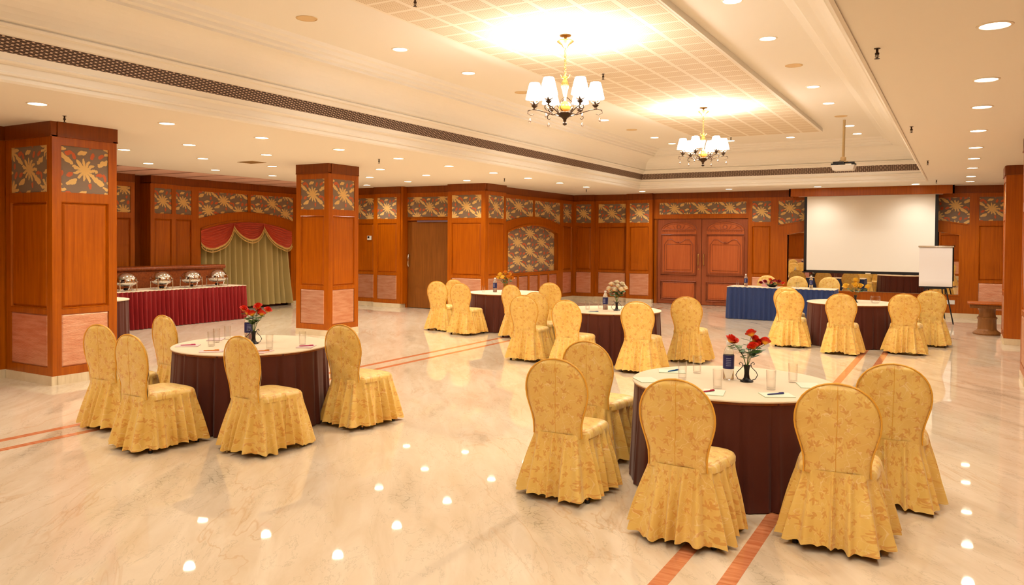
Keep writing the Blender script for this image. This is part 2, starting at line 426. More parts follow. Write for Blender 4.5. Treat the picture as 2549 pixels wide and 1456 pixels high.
def arch_bay(f, a0, a1, b0, b1, zb, parent, inner, depth=.14, us=1, ncop=4, s=.10):
    am = (a0+a1)/2; w = (a1-a0)/2-s
    zo = lambda a: 2.47-.20*((a-am)/w)**2
    bm = (b0+b1)/2; wb = (b1-b0)/2
    zi = lambda a: 2.22-.22*((a-bm)/wb)**2
    fr = MB(); N = 32
    f.box(fr, a0, a0+s, -.12, 0, Z['base'], Z['crown']); f.box(fr, a1-s, a1, -.12, 0, Z['base'], Z['crown'])
    f.box(fr, a0+s, a1-s, -.12, 0, Z['f1'], Z['crown'])
    A = [a0+s+(a1-a0-2*s)*i/N for i in range(N+1)]
    A = sorted(set(A+[b0, b1]))
    for i in range(len(A)-1):
        p, q = A[i], A[i+1]; mid = (p+q)/2
        ins = b0 < mid < b1
        z0p, z0q = (zi(p), zi(q)) if ins else (Z['base'], Z['base'])
        fr.hexa([f(p, -.12, z0p), f(q, -.12, z0q), f(q, 0, z0q), f(p, 0, z0p), f(p, -.12, zo(p)), f(q, -.12, zo(q)), f(q, 0, zo(q)), f(p, 0, zo(p))])
        # moulded lips of the arch band
        fr.hexa([f(p, 0, zo(p)-.03), f(q, 0, zo(q)-.03), f(q, .015, zo(q)-.03), f(p, .015, zo(p)-.03), f(p, 0, zo(p)), f(q, 0, zo(q)), f(q, .015, zo(q)), f(p, .015, zo(p))])
        if ins:
            fr.hexa([f(p, 0, zi(p)), f(q, 0, zi(q)), f(q, .018, zi(q)), f(p, .018, zi(p)), f(p, 0, zi(p)+.045), f(q, 0, zi(q)+.045), f(q, .018, zi(q)+.045), f(p, .018, zi(p)+.045)])
            if depth > .12: fr.hexa([f(p, -depth, zi(p)), f(q, -depth, zi(q)), f(q, -.11, zi(q)), f(p, -.11, zi(p)), f(p, -depth, zi(p)+.05), f(q, -depth, zi(q)+.05), f(q, -.11, zi(q)+.05), f(p, -.11, zi(p)+.05)])
    for b in (b0, b1):
        e = 1 if b == b1 else -1
        q = sorted((b-.004*e, b+.02*e)); f.box(fr, q[0], q[1], -depth, -.004, Z['base'], 2.05)
        q = sorted((b-.03*e, b+.002*e)); f.box(fr, q[0], q[1], -.003, .012, zb, 2.0) if inner != 'curtain' else None
    f.box(fr, am-.045, am+.045, -.12, .004, 2.46, Z['f1'])
    if inner != 'curtain':
        f.box(fr, b0, b1, -.12, 0, zb-.09, zb)
        f.box(fr, b0, b1, -.12, 0, Z['base'], Z['c0'])
        f.box(fr, b0, b1, -.02, .012, zb-.03, zb)
    fr.build('arched_frame', 'wood', parent)
    cr = MB(); f.box(cr, a0, a1, -.12, .014, Z['crown'], ZC); f.box(cr, a0, a1, -.12, .02, Z['crown']-.012, Z['crown']+.004); cr.build('crown_board', 'wood_dark', parent)
    for p0, p1 in ((a0+s, am-.045), (am+.045, a1-s)):
        mb = MB(); n = 14
        uc = ((p0+p1)/2, 2.72)
        for i in range(n):
            p = p0+(p1-p0)*i/n; q = p0+(p1-p0)*(i+1)/n
            pts = [(p, zo(p)), (q, zo(q)), (q, Z['f1']), (p, Z['f1'])]
            mb.quad(*[f(a, -.014, z) for a, z in pts], [((a-uc[0])/us, z-uc[1]) for a, z in pts])
        mb2 = mb; f.box(mb2, p0, p1, -.05, -.03, 2.3, Z['f1'])
        mb2.build('fabric_panel', 'fabric', parent)
    if inner in ('fabric', 'mirror'):
        mb = MB(); n = 28; uc = (bm, 1.5)
        for i in range(n):
            p = b0+(b1-b0)*i/n; q = b0+(b1-b0)*(i+1)/n
            pts = [(p, zb), (q, zb), (q, zi(q)+.03), (p, zi(p)+.03)]
            mb.quad(*[f(a, -depth, z) for a, z in pts], [((a-uc[0])/us, z-uc[1]) for a, z in pts])
        mb.build('arched_fabric_panel' if inner == 'fabric' else 'mirror', inner, parent)
        if inner == 'fabric':
            for k in range(ncop):
                c0 = b0+.02+(b1-b0-.04)*k/ncop; c1 = b0+.02+(b1-b0-.04)*(k+1)/ncop
                panel_box(f, c0+.05, c1-.05, -.02, Z['c0'], zb-.1, 'copper', 'copper_panel', parent, pad=.012)
            st = MB()
            for k in range(ncop+1):
                c = b0+.02+(b1-b0-.04)*k/ncop; f.box(st, max(b0, c-.05), min(b1, c+.05), -.12, -.001, Z['c0'], zb-.09)
            st.build('stile', 'wood', parent)
        else:
            mb = MB(); f.box(mb, b0, b1, -.12, -.004, Z['c0'], zb-.09); mb.build('apron_board', 'wood', parent)
    if inner != 'curtain':
        bs = MB(); f.box(bs, a0, a1, -.12, .012, 0, Z['base']); bs.build('base_stone', 'base', parent)
    else:
        bs = MB(); f.box(bs, a0, b0, -.12, .012, 0, Z['base']); f.box(bs, b1, a1, -.12, .012, 0, Z['base']); bs.build('base_stone', 'base', parent)

def wall(name, x0, x1, y0, y1, z1=ZC, m='wood_dark'):
    mb = MB(); mb.box(x0, x1, y0, y1, 0, z1); o = mb.build(name, m); o['kind'] = 'structure'; return o

# ------------------------------------------------------------------ floor
fl = MB(); fl.box(-16.6, 3.0, -3.2, 22.4, -.2, 0); floor = fl.build('floor', 'marble'); floor['kind'] = 'structure'
for x0, x1 in ((-7.365, -7.275), (-7.04, -6.95), (-1.396, -1.304), (-1.085, -.994)):
    mb = MB(); mb.box(x0, x1, -3, 20.4, -.004, .0012); mb.build('marble_inlay_strip', 'inlay', floor)

# ------------------------------------------------------------------ ceiling
XL, XR, YF, YB = -7.43, -.66, -1.2, 19.62          # edge of the raised tray
ce = MB()
ce.box(-14.15, XL, -3.2, 22.4, ZC, ZC+.2); ce.box(XR, 3.0, -3.2, 22.4, ZC, ZC+.2)
ce.box(XL, XR, YB, 22.4, ZC, ZC+.2); ce.box(XL, XR, -3.2, YF, ZC, ZC+.2)
ce.box(-16.6, -14.15, -3.2, 7.6, ZC, ZC+.2); ce.box(-16.6, -14.15, 16.0, 22.4, ZC, ZC+.2)
prof = [(0, 3.2), (-.012, 3.188), (.012, 3.18), (.03, 3.2), (.03, 3.238), (.05, 3.245), (.058, 3.262), (.05, 3.275), (.065, 3.33), (.10, 3.345), (.115, 3.36), (.10, 3.375), (.12, 3.425)]
prof2 = [(.17, 3.561), (.19, 3.57), (.215, 3.615), (.26, 3.622), (.27, 3.645), (.25, 3.66), (.29, 3.68)]
prof2 += [(.29+.33*(1-cos(k/8*pi/2)), 3.68+.27*sin(k/8*pi/2)) for k in range(1, 9)]
prof2 += [(.66, 3.955), (.66, 3.985), (.70, 4.0), (.71, 4.035), (.76, 4.045), (.78, 4.085), (.83, 4.095), (.855, 4.13)]
def ringline(mb, pr, uvs=None):
    n = len(pr)
    for k in range(n-1):
        A, B = pr[k], pr[k+1]
        ca = lambda t, z: [(XL+t, YF+t, z), (XR-t, YF+t, z), (XR-t, YB-t, z), (XL+t, YB-t, z)]
        a, b = ca(*A), ca(*B)
        for i in range(4):
            j = (i+1) % 4
            L = (Vector(a[j])-Vector(a[i])).length; h = sqrt((B[0]-A[0])**2+(B[1]-A[1])**2)
            mb.quad(a[i], a[j], b[j], b[i], [(0, 0), (L, 0), (L-(B[0]-A[0]), h), (B[0]-A[0], h)])
ringline(ce, prof); ringline(ce, prof2)
ce.box(XL+.855, XR-.855, YF+.855, YB-.855, 4.13, 4.3)
ceiling = ce.build('ceiling', 'ceil'); ceiling['kind'] = 'structure'
g = MB(); ringline(g, [(.12, 3.425), (.17, 3.561)]); g.build('air_return_grille', 'grille', ceiling)
# dropped acoustic panel in the middle of the tray
pn = MB(); px0, px1, py0, py1 = -5.19, -2.47, .1, 16.95
pn.box(px0, px1, py0, py1, 4.062, 4.13)
pn.build('panel_border', 'ceil', ceiling)
pt = MB(); e = .06
pt.quad((px0+.16, py0+e, 4.06), (px0+.16, py1-e, 4.06), (px1-.03, py1-e, 4.06), (px1-.03, py0+e, 4.06),
        [(x-px1+.21, y-7.30) for x, y in ((px0+.16, py0+e), (px0+.16, py1-e), (px1-.03, py1-e), (px1-.03, py0+e))])
pt.build('perforated_tiles', 'tile', ceiling)
sl = MB(); sl.box(-16.6, -14.15, 7.6, 16.0, 3.27, 3.4); sl.build('slat_backing', 'slot', ceiling)
y = 7.66
sb = MB()
while y < 15.9:
    sb.box(-16.5, -14.16, y+.05, min(y+.82-.05, 15.98), 3.195, 3.225); y += .82
sb.box(-14.19, -14.13, 7.6, 16.0, 3.2, 3.27)
sb.build('slat_board', 'slat', ceiling)

# ------------------------------------------------------------------ walls
wb = wall('wall_back', -10.7, 3.0, 22.1, 22.4)
fb = F((0, 21.75), (1, 0), (0, -1))
fill = MB(); fill.box(-10.6, 3.0, 21.9, 22.1, 0, ZC); fill.build('backing', 'wood_dark', wb)
bay(fb, -10.36, -9.66, wb, d=.0); bay(fb, -9.66, -8.58, wb, d=-.10); bay(fb, -8.58, -7.78, wb, d=.08)
# door bay header
hd = MB()
fb.box(hd, -7.78, -5.05, -.15, -.06, 2.46, 2.585); fb.box(hd, -7.78, -5.05, -.15, -.06, 2.92, Z['crown'])
fb.box(hd, -7.78, -7.62, -.15, -.06, 2.585, 2.92); fb.box(hd, -5.13, -5.05, -.15, -.06, 2.585, 2.92)
fb.box(hd, -7.78, -7.70, -.15, -.1, 0, 2.46); hd.build('door_header', 'wood', wb)
cr = MB(); fb.box(cr, -7.78, -5.05, -.15, -.045, Z['crown'], ZC); cr.build('crown_board', 'wood_dark', wb)
panel_box(fb, -7.62, -5.13, -.075, 2.585, 2.92, 'fabric', 'fabric_panel', wb)
bay(fb, -5.05, -4.36, wb)
arch_bay(fb, -4.36, .28, -4.05, .0, .55, wb, 'mirror', depth=.10)
bay(fb, .28, 1.0, wb); bay(fb, 1.0, 2.2, wb)
wn = wall('wall_back_left', -10.75, -10.52, 17.2, 22.4)
fn = F((-10.36, 17.46), (0, 1), (1, 0))
arch_bay(fn, 0, 3.5, .26, 3.28, .92, wn, 'fabric', depth=.14, us=1.75, ncop=5)
bay(fn, 3.5, 4.29, wn, us=1.4)
ws = wall('wall_service', -16.2, -10.5, 16.75, 17.2)
fs = F((0, 16.5), (1, 0), (0, -1))
bay(fs, -11.2, -10.08, ws, d=.32, s=.12, back=.06)
mb = MB(); mb.box(-11.2, -10.15, 16.245, 16.76, 0, ZC); mb.build('pilaster_core', 'wood_dark', ws)
fc = F((-10.08, 16.18), (0, 1), (1, 0)); bay(fc, .061, 1.0, ws, d=0.0, s=.09, back=.06)
hd = MB(); fs.box(hd, -12.83, -11.2, -.2, .0, 2.38, Z['f0']+.02); fs.box(hd, -12.83, -11.2, -.2, 0, Z['f1'], Z['crown'])
fs.box(hd, -12.83, -12.72, -.2, 0, 0, Z['crown']); fs.box(hd, -11.28, -11.2, -.2, 0, 0, Z['crown']); fs.box(hd, -12.83, -11.2, -.2, -.0, 2.31, 2.40); hd.build('door_header', 'wood', ws)
cr = MB(); fs.box(cr, -12.83, -11.2, -.2, .012, Z['crown'], ZC); cr.build('crown_board', 'wood_dark', ws)
panel_box(fs, -12.72, -11.28, -.016, Z['f0']+.02, Z['f1'], 'fabric', 'fabric_panel', ws)
bay(fs, -13.68, -12.78, ws, d=.22, s=.12, back=.5)
mb = MB(); fs.box(mb, -12.79, -12.72, 0, .2, Z['base'], ZC); mb.build('jamb', 'wood', ws)
bay(fs, -15.0, -13.68, ws, d=.08, s=.12, back=.4); bay(fs, -15.9, -15.0, ws, d=.08, back=.4)
wl = wall('wall_left', -16.6, -16.25, -3.2, 17.2)
fl_ = F((-15.75, 0), (0, 1), (1, 0))
for a0, a1 in ((2.4, 4.2), (4.2, 6.0), (6.0, 7.8), (7.8, 9.4), (9.4, 10.7)): bay(fl_, a0, a1, wl, back=.5)
mb = MB(); fl_.box(mb, 10.7, 11.0, -.5, -.25, 0, ZC); mb.build('dark_recess', 'wood_dark', wl)
bay(fl_, 11.0, 11.64, wl, d=.12, back=.62); bay(fl_, 11.64, 12.26, wl, back=.5)
arch_bay(fl_, 12.26, 15.5, 12.42, 15.32, .11, wl, 'curtain', depth=.3, us=1.15)
bay(fl_, 15.5, 16.6, wl, back=.4)
mb = MB(); fl_.box(mb, 12.3, 15.45, -.5, -.32, 0, 2.4); mb.build('window_recess', 'wood_dark', wl)
wn2 = wall('wall_left_near', -11.2, -10.68, -3.2, 6.2)
fnn = F((-10.56, 0), (0, 1), (1, 0))
for k in range(7): bay(fnn, -3.0+1.2*k, -1.8+1.2*k, wn2)
wr = wall('wall_right', 2.3, 3.0, -3.2, 22.4)
fr_ = F((2.2, 0), (0, 1), (-1, 0))
for k in range(14): bay(fr_, -3.0+1.75*k, -1.25+1.75*k, wr)
wf = wall('wall_front', -16.6, 3.0, -3.2, -3.12)
ff = F((0, -3.0), (1, 0), (0, 1))
for k in range(8): bay(ff, -10.6+1.6*k, -9.0+1.6*k, wf)

# columns: panelled on four sides
def column(x0, x1, y0, y1, label, plain=()):
    t = thing('column', label, 'column', ((x0+x1)/2, (y0+y1)/2, 0), 0, 'panelled columns')
    w, d = (x1-x0), (y1-y0)
    core = MB(); core.box(-w/2+.06, w/2-.06, -d/2+.06, d/2-.06, 0, ZC); core.build('core', 'wood_dark', t)
    for nm, f, L in (('front', F((-w/2, -d/2), (1, 0), (0, -1)), w), ('right', F((w/2, -d/2), (0, 1), (1, 0)), d),
                     ('back', F((-w/2, d/2), (1, 0), (0, 1)), w), ('left', F((-w/2, -d/2), (0, 1), (-1, 0)), d)):
        if nm in plain:
            mb = MB(); f.box(mb, 0, L, -.06, 0, Z['base'], Z['crown']); mb.build('frame', 'wood', t)
            mb = MB(); f.box(mb, 0, L, -.06, .012, Z['crown'], ZC); mb.build('crown_board', 'wood_dark', t)
            mb = MB(); f.box(mb, 0, L, -.06, .012, 0, Z['base']); mb.build('base_stone', 'base', t)
        elif nm in ('front', 'back'): bay(f, 0, L, t, s=.11, back=.06)
        else: bay(f, .061, L-.061, t, s=.05, back=.055)
    return t
column(-10.53, -9.5, 5.37, 6.2, 'teak panelled column at the far left, nearest the camera')
column(-10.92, -10.1, 10.75, 11.57, 'teak panelled column left of centre beside the curtained alcove')
column(.69, 1.5, 16.45, 17.3, 'dark teak column on the right beside the carved pedestal shelf', plain=('front',))
column(.72, 1.5, 11.65, 12.5, 'panelled column cut off by the right edge of the photo')

# ------------------------------------------------------------------ doors
def double_door():
    t = thing('door_1', None, None, (-6.375, 21.86, 0)); t['kind'] = 'structure'
    for sgn in (-1, 1):
        f = F((-1.29 if sgn < 0 else .008, 0), (1, 0), (0, -1)); W = 1.282
        mb = MB(); f.box(mb, 0, W, -.05, 0, .01, 2.45); leaf = mb.build('door_leaf', 'door_red', t)
        a0, a1 = .10, W-.14 if sgn < 0 else W-.10
        if sgn > 0: a0 = .14
        am, hw = (a0+a1)/2, (a1-a0)/2
        # lower and main fields
        fld = MB()
        f.box(fld, a0+.05, a1-.05, 0, .02, .16, .62); f.box(fld, a0+.1, a1-.1, .02, .03, .21, .57)
        f.box(fld, a0+.05, a1-.05, 0, .012, .90, 1.95)
        f.box(fld, a0, a1, 0, .016, 2.02, 2.13)
        N = 20
        for i in range(N):
            p, q = -1+2*i/N, -1+2*(i+1)/N
            z = lambda x: 2.13+.22*sqrt(max(0, 1-x*x*.98))
            fld.hexa([f(am+hw*p, 0, 2.13), f(am+hw*q, 0, 2.13), f(am+hw*q, .012, 2.13), f(am+hw*p, .012, 2.13), f(am+hw*p, 0, z(p)), f(am+hw*q, 0, z(q)), f(am+hw*q, .012, z(q)), f(am+hw*p, .012, z(p))])
        fld.build('carved_panel', 'door_panel', leaf)
        md = MB()
        def path(pts, r=.012, closed=True): md.tube([f(a, .02, z) for a, z in pts], r, 6, closed)
        path([(a0, .12), (a1, .12), (a1, .66), (a0, .66)], .014); path([(a0, .84), (a1, .84), (a1, 2.0), (a0, 2.0)], .014)
        b0, b1 = a0+.1, a1-.1
        path([(b0, .93), (b1, .93), (b1, 1.72), (b1-.06, 1.80), (b1-.1, 1.86), (am+.2, 1.86), (am+.1, 1.79), (am, 1.76), (am-.1, 1.79), (am-.2, 1.86), (b0+.1, 1.86), (b0+.06, 1.80), (b0, 1.72)])
        path([(b0+.06, .99), (b1-.06, .99), (b1-.06, 1.72), (b0+.06, 1.72)], .006)
        path([(a0+.05, .17), (a1-.05, .17), (a1-.05, .61), (a0+.05, .61)], .008)
        path([(am+hw*cos(k/16*pi)*1.0, 2.14+.24*sin(k/16*pi)) for k in range(17)], .016, False)
        path([(am+hw*.86*cos(k/16*pi), 2.15+.17*sin(k/16*pi)) for k in range(17)], .009, False)
        path([(am+.055*cos(k/12*2*pi), 2.225+.055*sin(k/12*2*pi)) for k in range(12)], .014)
        for k in range(-2, 3):
            if k: path([(am+k*.10, 2.15), (am+k*.17, 2.15+.14*(1-abs(k)*.2))], .007, False)
        path([(a0, 2.14), (a1, 2.14)], .012, False); path([(a0, 2.01), (a1, 2.01)], .012, False)
        n = 20
        for k in range(n): f.box(md, a0+.03+(a1-a0-.06)*k/n, a0+.03+(a1-a0-.06)*(k+.55)/n, .01, .03, 2.085, 2.115)
        md.tube([f(am, .02, 1.76+.05*k/4) for k in range(5)], [.012, .03, .036, .028, .01], 8)
        md.build('moulding', 'door_red', leaf, smooth=True)
        ha = W-.07 if sgn < 0 else .07
        hb = MB(); hb.tube([f(ha, .0, 1.13), f(ha, .05, 1.14), f(ha, .065, 1.17), f(ha, .065, 1.41), f(ha, .05, 1.44), f(ha, 0, 1.45)], .013, 8)
        hb.build('door_handle', 'brass', leaf, smooth=True)
        if sgn < 0:
            hb = MB(); hb.tube([f(ha, 0, 1.02), f(ha, .015, 1.02)], .02, 10); hb.build('keyhole', 'brass', leaf)
    fr = MB(); f = F((0, 0), (1, 0), (0, -1)); f.box(fr, -1.33, -1.292, -.06, .03, 0, 2.46); f.box(fr, 1.29, 1.33, -.06, .03, 0, 2.46)
    fr.build('door_frame', 'wood_dark', t)
double_door()
t = thing('door_2', None, None, (-12.0, 16.52, 0)); t['kind'] = 'structure'
f = F((0, 0), (1, 0), (0, -1))
mb = MB(); f.box(mb, -.70, .72, -.05, 0, .01, 2.27); mb.build('door_leaf', 'door_plain', t)
mb = MB(); f.box(mb, -.72, .72, -.06, -.03, 2.27, 2.31); f.box(mb, -.72, -.70, -.06, .01, 0, 2.3); mb.build('door_frame', 'wood_dark', t)
mb = MB(); f.box(mb, -.38, .70, .0, .04, 2.262, 2.305); mb.build('closer_rail', mat('grey_metal_rail', (150, 130, 150), .35, .6), t)
mb = MB(); mb.tube([f(-.655, 0, 1.1), f(-.655, .05, 1.1), f(-.655, .06, 1.13), f(-.655, .06, 1.37), f(-.655, .05, 1.4), f(-.655, 0, 1.4)], .016, 8); mb.build('door_handle', 'steel', t, smooth=True)

# ------------------------------------------------------------------ things fixed to walls and ceiling
mb = MB(); mb.box(-.07, .07, -.03, 0, -.06, .06)
t = thing('thermostat', 'small white thermostat box on the panelled wall right of the middle column', 'thermostat', (-13.93, 16.42, 1.84))
mb.build('housing', 'white', t, bevel=.008); mb = MB(); mb.box(-.05, .01, -.034, -.029, -.01, .045); mb.build('display', 'black', t)
t = thing('wall_socket', 'white double wall socket low on the back wall below the mirror', 'socket', (-.2, 21.75, .37))
mb = MB(); mb.box(-.10, .10, -.014, 0, -.05, .05); mb.build('plate', 'white', t, bevel=.004)
for k in (-1, 1): mb = MB(); mb.box(k*.05-.025, k*.05+.025, -.018, -.013, -.025, .025); mb.build('outlet', 'white', t)

# projection screen
t = thing('projection_screen', 'large white pull-down projection screen under a wooden pelmet on the back wall', 'screen', (-2.0, 21.4, 0))
mb = MB(); mb.box(-1.47, 1.46, -.004, .004, 1.09, 2.99); mb.build('screen_fabric', 'screen', t)
mb = MB(); mb.box(-1.54, -1.47, -.004, .004, 1.05, 2.99); mb.box(1.46, 1.53, -.004, .004, 1.05, 2.99); mb.box(-1.54, 1.53, -.004, .004, 1.05, 1.09); mb.build('black_border', 'black', t)
mb = MB(); mb.box(-1.57, 1.56, -.016, .016, 1.02, 1.055); mb.build('bottom_bar', 'black', t)
mb = MB(); mb.box(-.06, .06, -.022, -.016, 1.02, 1.05); mb.build('pull_tab', 'trim', t)
mb = MB(); mb.box(-1.68, 1.62, -.045, .05, 2.985, 3.03); mb.build('roller_case', 'white', t)
for q in (-1.28, 1.28): mb = MB(); mb.box(q-.02, q+.02, -.02, .02, 3.025, 3.201); mb.build('ceiling_bracket', 'black', t)
t = thing('screen_pelmet', 'teak pelmet box above the projection screen, fixed under the ceiling', 'pelmet', (-2.0, 21.4, 0))
mb = MB(); mb.box(-1.9, 1.86, -.14, -.10, 2.99, 3.198); mb.box(-1.9, -1.86, -.14, .33, 2.99, 3.198); mb.box(1.82, 1.86, -.14, .33, 2.99, 3.198); mb.build('pelmet_board', 'wood', t)

# projector on its pole
t = thing('projector', 'white and black projector hanging from the ceiling on a long pole', 'projector', (-1.95, 15.94, 0))
mb = MB(); mb.tube([(0.01, 0, 4.128), (0, 0, 3.36)], .024, 10); mb.build('pole', 'capped', t, smooth=True)
mb = MB(); mb.lathe([(.03, 3.43), (.05, 3.42), (.05, 3.36), (.09, 3.345), (.09, 3.33)], 14); mb.build('swivel_mount', 'speaker', t, smooth=True)
mb = MB(); mb.box(-.17, .02, -.1, .12, 3.285, 3.335); mb.box(-.06, .04, -.05, .06, 3.33, 3.36); mb.box(.02, .2, -.03, .0, 3.30, 3.33); mb.box(.16, .22, -.15, .1, 3.27, 3.30); mb.box(-.2, -.1, -.13, .12, 3.265, 3.30); mb.build('bracket', 'black', t)
mb = MB()
mb.hexa([(-.17, -.15, 3.17), (.19, -.15, 3.17), (.19, .15, 3.17), (-.17, .15, 3.17), (-.2, -.17, 3.265), (.22, -.17, 3.265), (.22, .17, 3.265), (-.2, .17, 3.265)])
mb.build('body', 'white', t, bevel=.012)
mb = MB(); mb.tube([(.06, .15, 3.22), (.06, .19, 3.22)], .045, 16); mb.build('lens', 'lens', t)

# flip chart easel
t = thing('flipchart_easel', 'white flip chart pad on a black tripod easel in front of the mirror', 'flipchart', (-.48, 20.0, 0), radians(3))
mb = MB()
tilt = lambda x, z, o=0: (x, (z-1.0)*.10+o-.02, z)
mb.hexa([tilt(-.33, .80, 0), tilt(.34, .80, 0), tilt(.34, .80, .012), tilt(-.33, .80, .012), tilt(-.33, 1.74, 0), tilt(.34, 1.74, 0), tilt(.34, 1.74, .012), tilt(-.33, 1.74, .012)])
mb.build('board', 'black', t)
mb = MB(); mb.grid(lambda u, v: tilt(-.33+.66*u, 1.73-.90*v, -.008-.012*sin(v*9)*v-.03*max(0, v-.82)*5*(1-v)*4), 8, 40); o = mb.build('paper_pad', 'paper', t, smooth=True)
mb = MB(); mb.hexa([tilt(-.35, 1.715, -.03), tilt(.36, 1.715, -.03), tilt(.36, 1.715, .02), tilt(-.35, 1.715, .02), tilt(-.35, 1.745, -.03), tilt(.36, 1.745, -.03), tilt(.36, 1.745, .02), tilt(-.35, 1.745, .02)]); mb.build('clamp_bar', 'steel', t)
mb = MB(); mb.hexa([tilt(-.2, .775, -.05), tilt(.2, .775, -.05), tilt(.2, .775, .02), tilt(-.2, .775, .02), tilt(-.2, .80, -.05), tilt(.2, .80, -.05), tilt(.2, .80, .02), tilt(-.2, .80, .02)]); mb.build('pen_tray', 'black', t)
for p in ([(-.15, .0, 1.1), (-.35, -.14, 0)], [(.15, .0, 1.1), (.36, -.14, 0)], [(.1, .05, 1.2), (.22, .55, 0)]):
    mb = MB(); mb.tube(p, .014, 8); mb.build('leg', 'black', t, smooth=True)

# carved pedestal shelf beside the right column
t = thing('pedestal_table', 'carved wooden pedestal console standing left of the dark right-hand column', 'pedestal table', (.42, 18.1, 0))
mb = MB(); mb.box(-.28, .34, -.28, .28, .60, .635); mb.build('top_slab', 'wood', t, bevel=.01)
mb = MB(); mb.box(-.24, .3, -.24, .24, .53, .60)
for k in range(13): mb.box(-.23+k*.04, -.21+k*.04, -.25, -.235, .54, .585)
mb.build('carved_frieze', 'stone', t)
mb = MB(); mb.lathe([(.24, 0), (.25, .03), (.22, .06), (.19, .08), (.17, .10), (.165, .12), (.16, .30), (.175, .32), (.18, .34), (.15, .36), (.14, .42), (.145, .50), (.17, .53)], 20, (.06, 0, 0)); mb.build('pedestal', 'stone', t, smooth=True)

# ceiling downlights -------------------------------------------------
def light_data(power, col, name, spot=150, rad=.08):
    L = bpy.data.lights.new(name, 'SPOT'); L.energy = power; L.color = col; L.spot_size = radians(spot); L.spot_blend = .8; L.shadow_soft_size = rad; return L
WARM = (1.0, .95, .84); COOL = (1.0, .95, .88)
PW = 35
LD = {'w': light_data(PW, WARM, 'warm_downlight'), 'c': light_data(PW*1.3, COOL, 'neutral_downlight'), 'b': light_data(PW*.6, COOL, 'pelmet_downlight', 130)}
def downlight_proto():
    t = thing('downlight', 'x', 'downlight')
    mb = MB(); mb.lathe([(.086, .001), (.088, -.006), (.105, -.004), (.108, .001)], 28, caps=False); mb.build('trim_ring', 'trim', t, smooth=True)
    mb = MB(); mb.lathe([(.0, -.002), (.05, -.0025), (.087, -.001), (.087, .001)], 28); mb.build('lamp', 'lampglow', t)
    return t
DL = downlight_proto(); used = [False]
def downlight(x, y, z, label, kind='w'):
    if not used[0]:
        o = DL; o.location = (x, y, z); o['label'] = label; o['group'] = 'recessed downlights'; used[0] = True
    else: o = dup(DL, (x, y, z), 0, label, 'recessed downlights')
    lo = bpy.data.objects.new('downlight_beam', LD[kind]); COL.objects.link(lo); lo.parent = o; lo.location = (0, 0, -.02)
M['lampglow'].cycles.emission_sampling = 'NONE'
rows = {(-8.42): ('nearest the ceiling tray', [-1.6, 0.0, 1.55, 3.08, 4.61, 6.15, 7.64, 9.19, 10.67, 12.2, 13.82, 15.31, 16.91, 18.45]),
        (-10.05): ('second from the ceiling tray', [7.72, 9.22, 12.16, 13.7, 15.3]),
        (-11.55): ('third from the ceiling tray', [7.66, 9.15, 10.74, 12.2, 13.6, 15.0]),
        (-13.25): ('along the slatted alcove ceiling', [7.7, 9.28, 10.8, 12.33, 13.9, 15.5])}
for x, (nm, ys) in rows.items():
    for k, yy in enumerate(ys): downlight(x, yy, ZC, f'recessed downlight in the left soffit row {nm}, {ORD[k]} from the front', 'c' if yy > 16 else 'w')
for k, yy in enumerate([-1.2, .6, 2.3, 4.1, 5.88, 7.78, 9.31, 11.24, 13.19, 14.86, 16.72, 18.8, 20.3]):
    downlight(.17, yy, ZC, f'recessed downlight in the right soffit row, {ORD[k]} from the front', 'c' if yy > 18 else 'w')
for k, xx in enumerate([-7.74, -5.33, -3.12, -.94]):
    downlight(xx, 20.72, ZC, f'recessed downlight in the strip above the back wall, {ORD[k]} from the left', 'c' if k < 2 else 'b')
for k, yy in enumerate([0.0, 1.4, 3.0, 4.5, 7.6, 9.13, 12.3, 13.9, 16.75, 17.97]):
    downlight(-5.98, yy, 4.13, f'recessed downlight in the tray ceiling left of the tiled panel, {ORD[k]} from the front', 'c' if yy > 16 else 'w')
for k, yy in enumerate([0.0, 1.4, 3.0, 4.5, 7.6, 9.2, 12.36, 13.94, 16.8, 18.1]):
    downlight(-1.945, yy, 4.13, f'recessed downlight in the tray ceiling right of the tiled panel, {ORD[k]} from the front', 'c' if yy > 16 else 'w')
for k, xx in enumerate([-6.4, -4.6, -2.8, -1.2]):  # unseen extra row, added to light the chair backs from the camera side
    downlight(xx, -2.0, ZC, f'added fill downlight in the front soffit behind the camera, {ORD[k]} from the left')
for k, xx in enumerate([-4.62, -3.30]):
    downlight(xx, 18.06, 4.13, f'recessed downlight in the tray ceiling behind the tiled panel, {ORD[k]} from the left', 'c')
# round ceiling speakers
sp = None
for x, yy, nm in ((-6.02, 6.07, 'left of the tiled panel, nearest the camera'), (-6.02, 10.72, 'left of the near chandelier'), (-5.99, 15.37, 'left of the far chandelier'),
                  (-1.935, 10.76, 'right of the tiled panel, in the middle'), (-1.94, 15.46, 'right of the tiled panel, beside the projector pole')):
    if sp is None:
        sp = thing('ceiling_speaker', '', 'speaker'); mb = MB(); mb.lathe([(.10, .001), (.105, -.006), (.112, -.004), (.113, .001)], 24, caps=False); mb.build('rim', 'speaker', sp, smooth=True)
        mb = MB(); mb.lathe([(0, -.003), (.1, -.003), (.1, .001)], 24); mb.build('mesh_cover', 'speaker', sp); o = sp
    else: o = dup(sp, (0, 0, 0))
    o.location = (x, yy, 4.13); o['label'] = f'round beige ceiling speaker in the tray {nm}'; o['group'] = 'ceiling speakers'
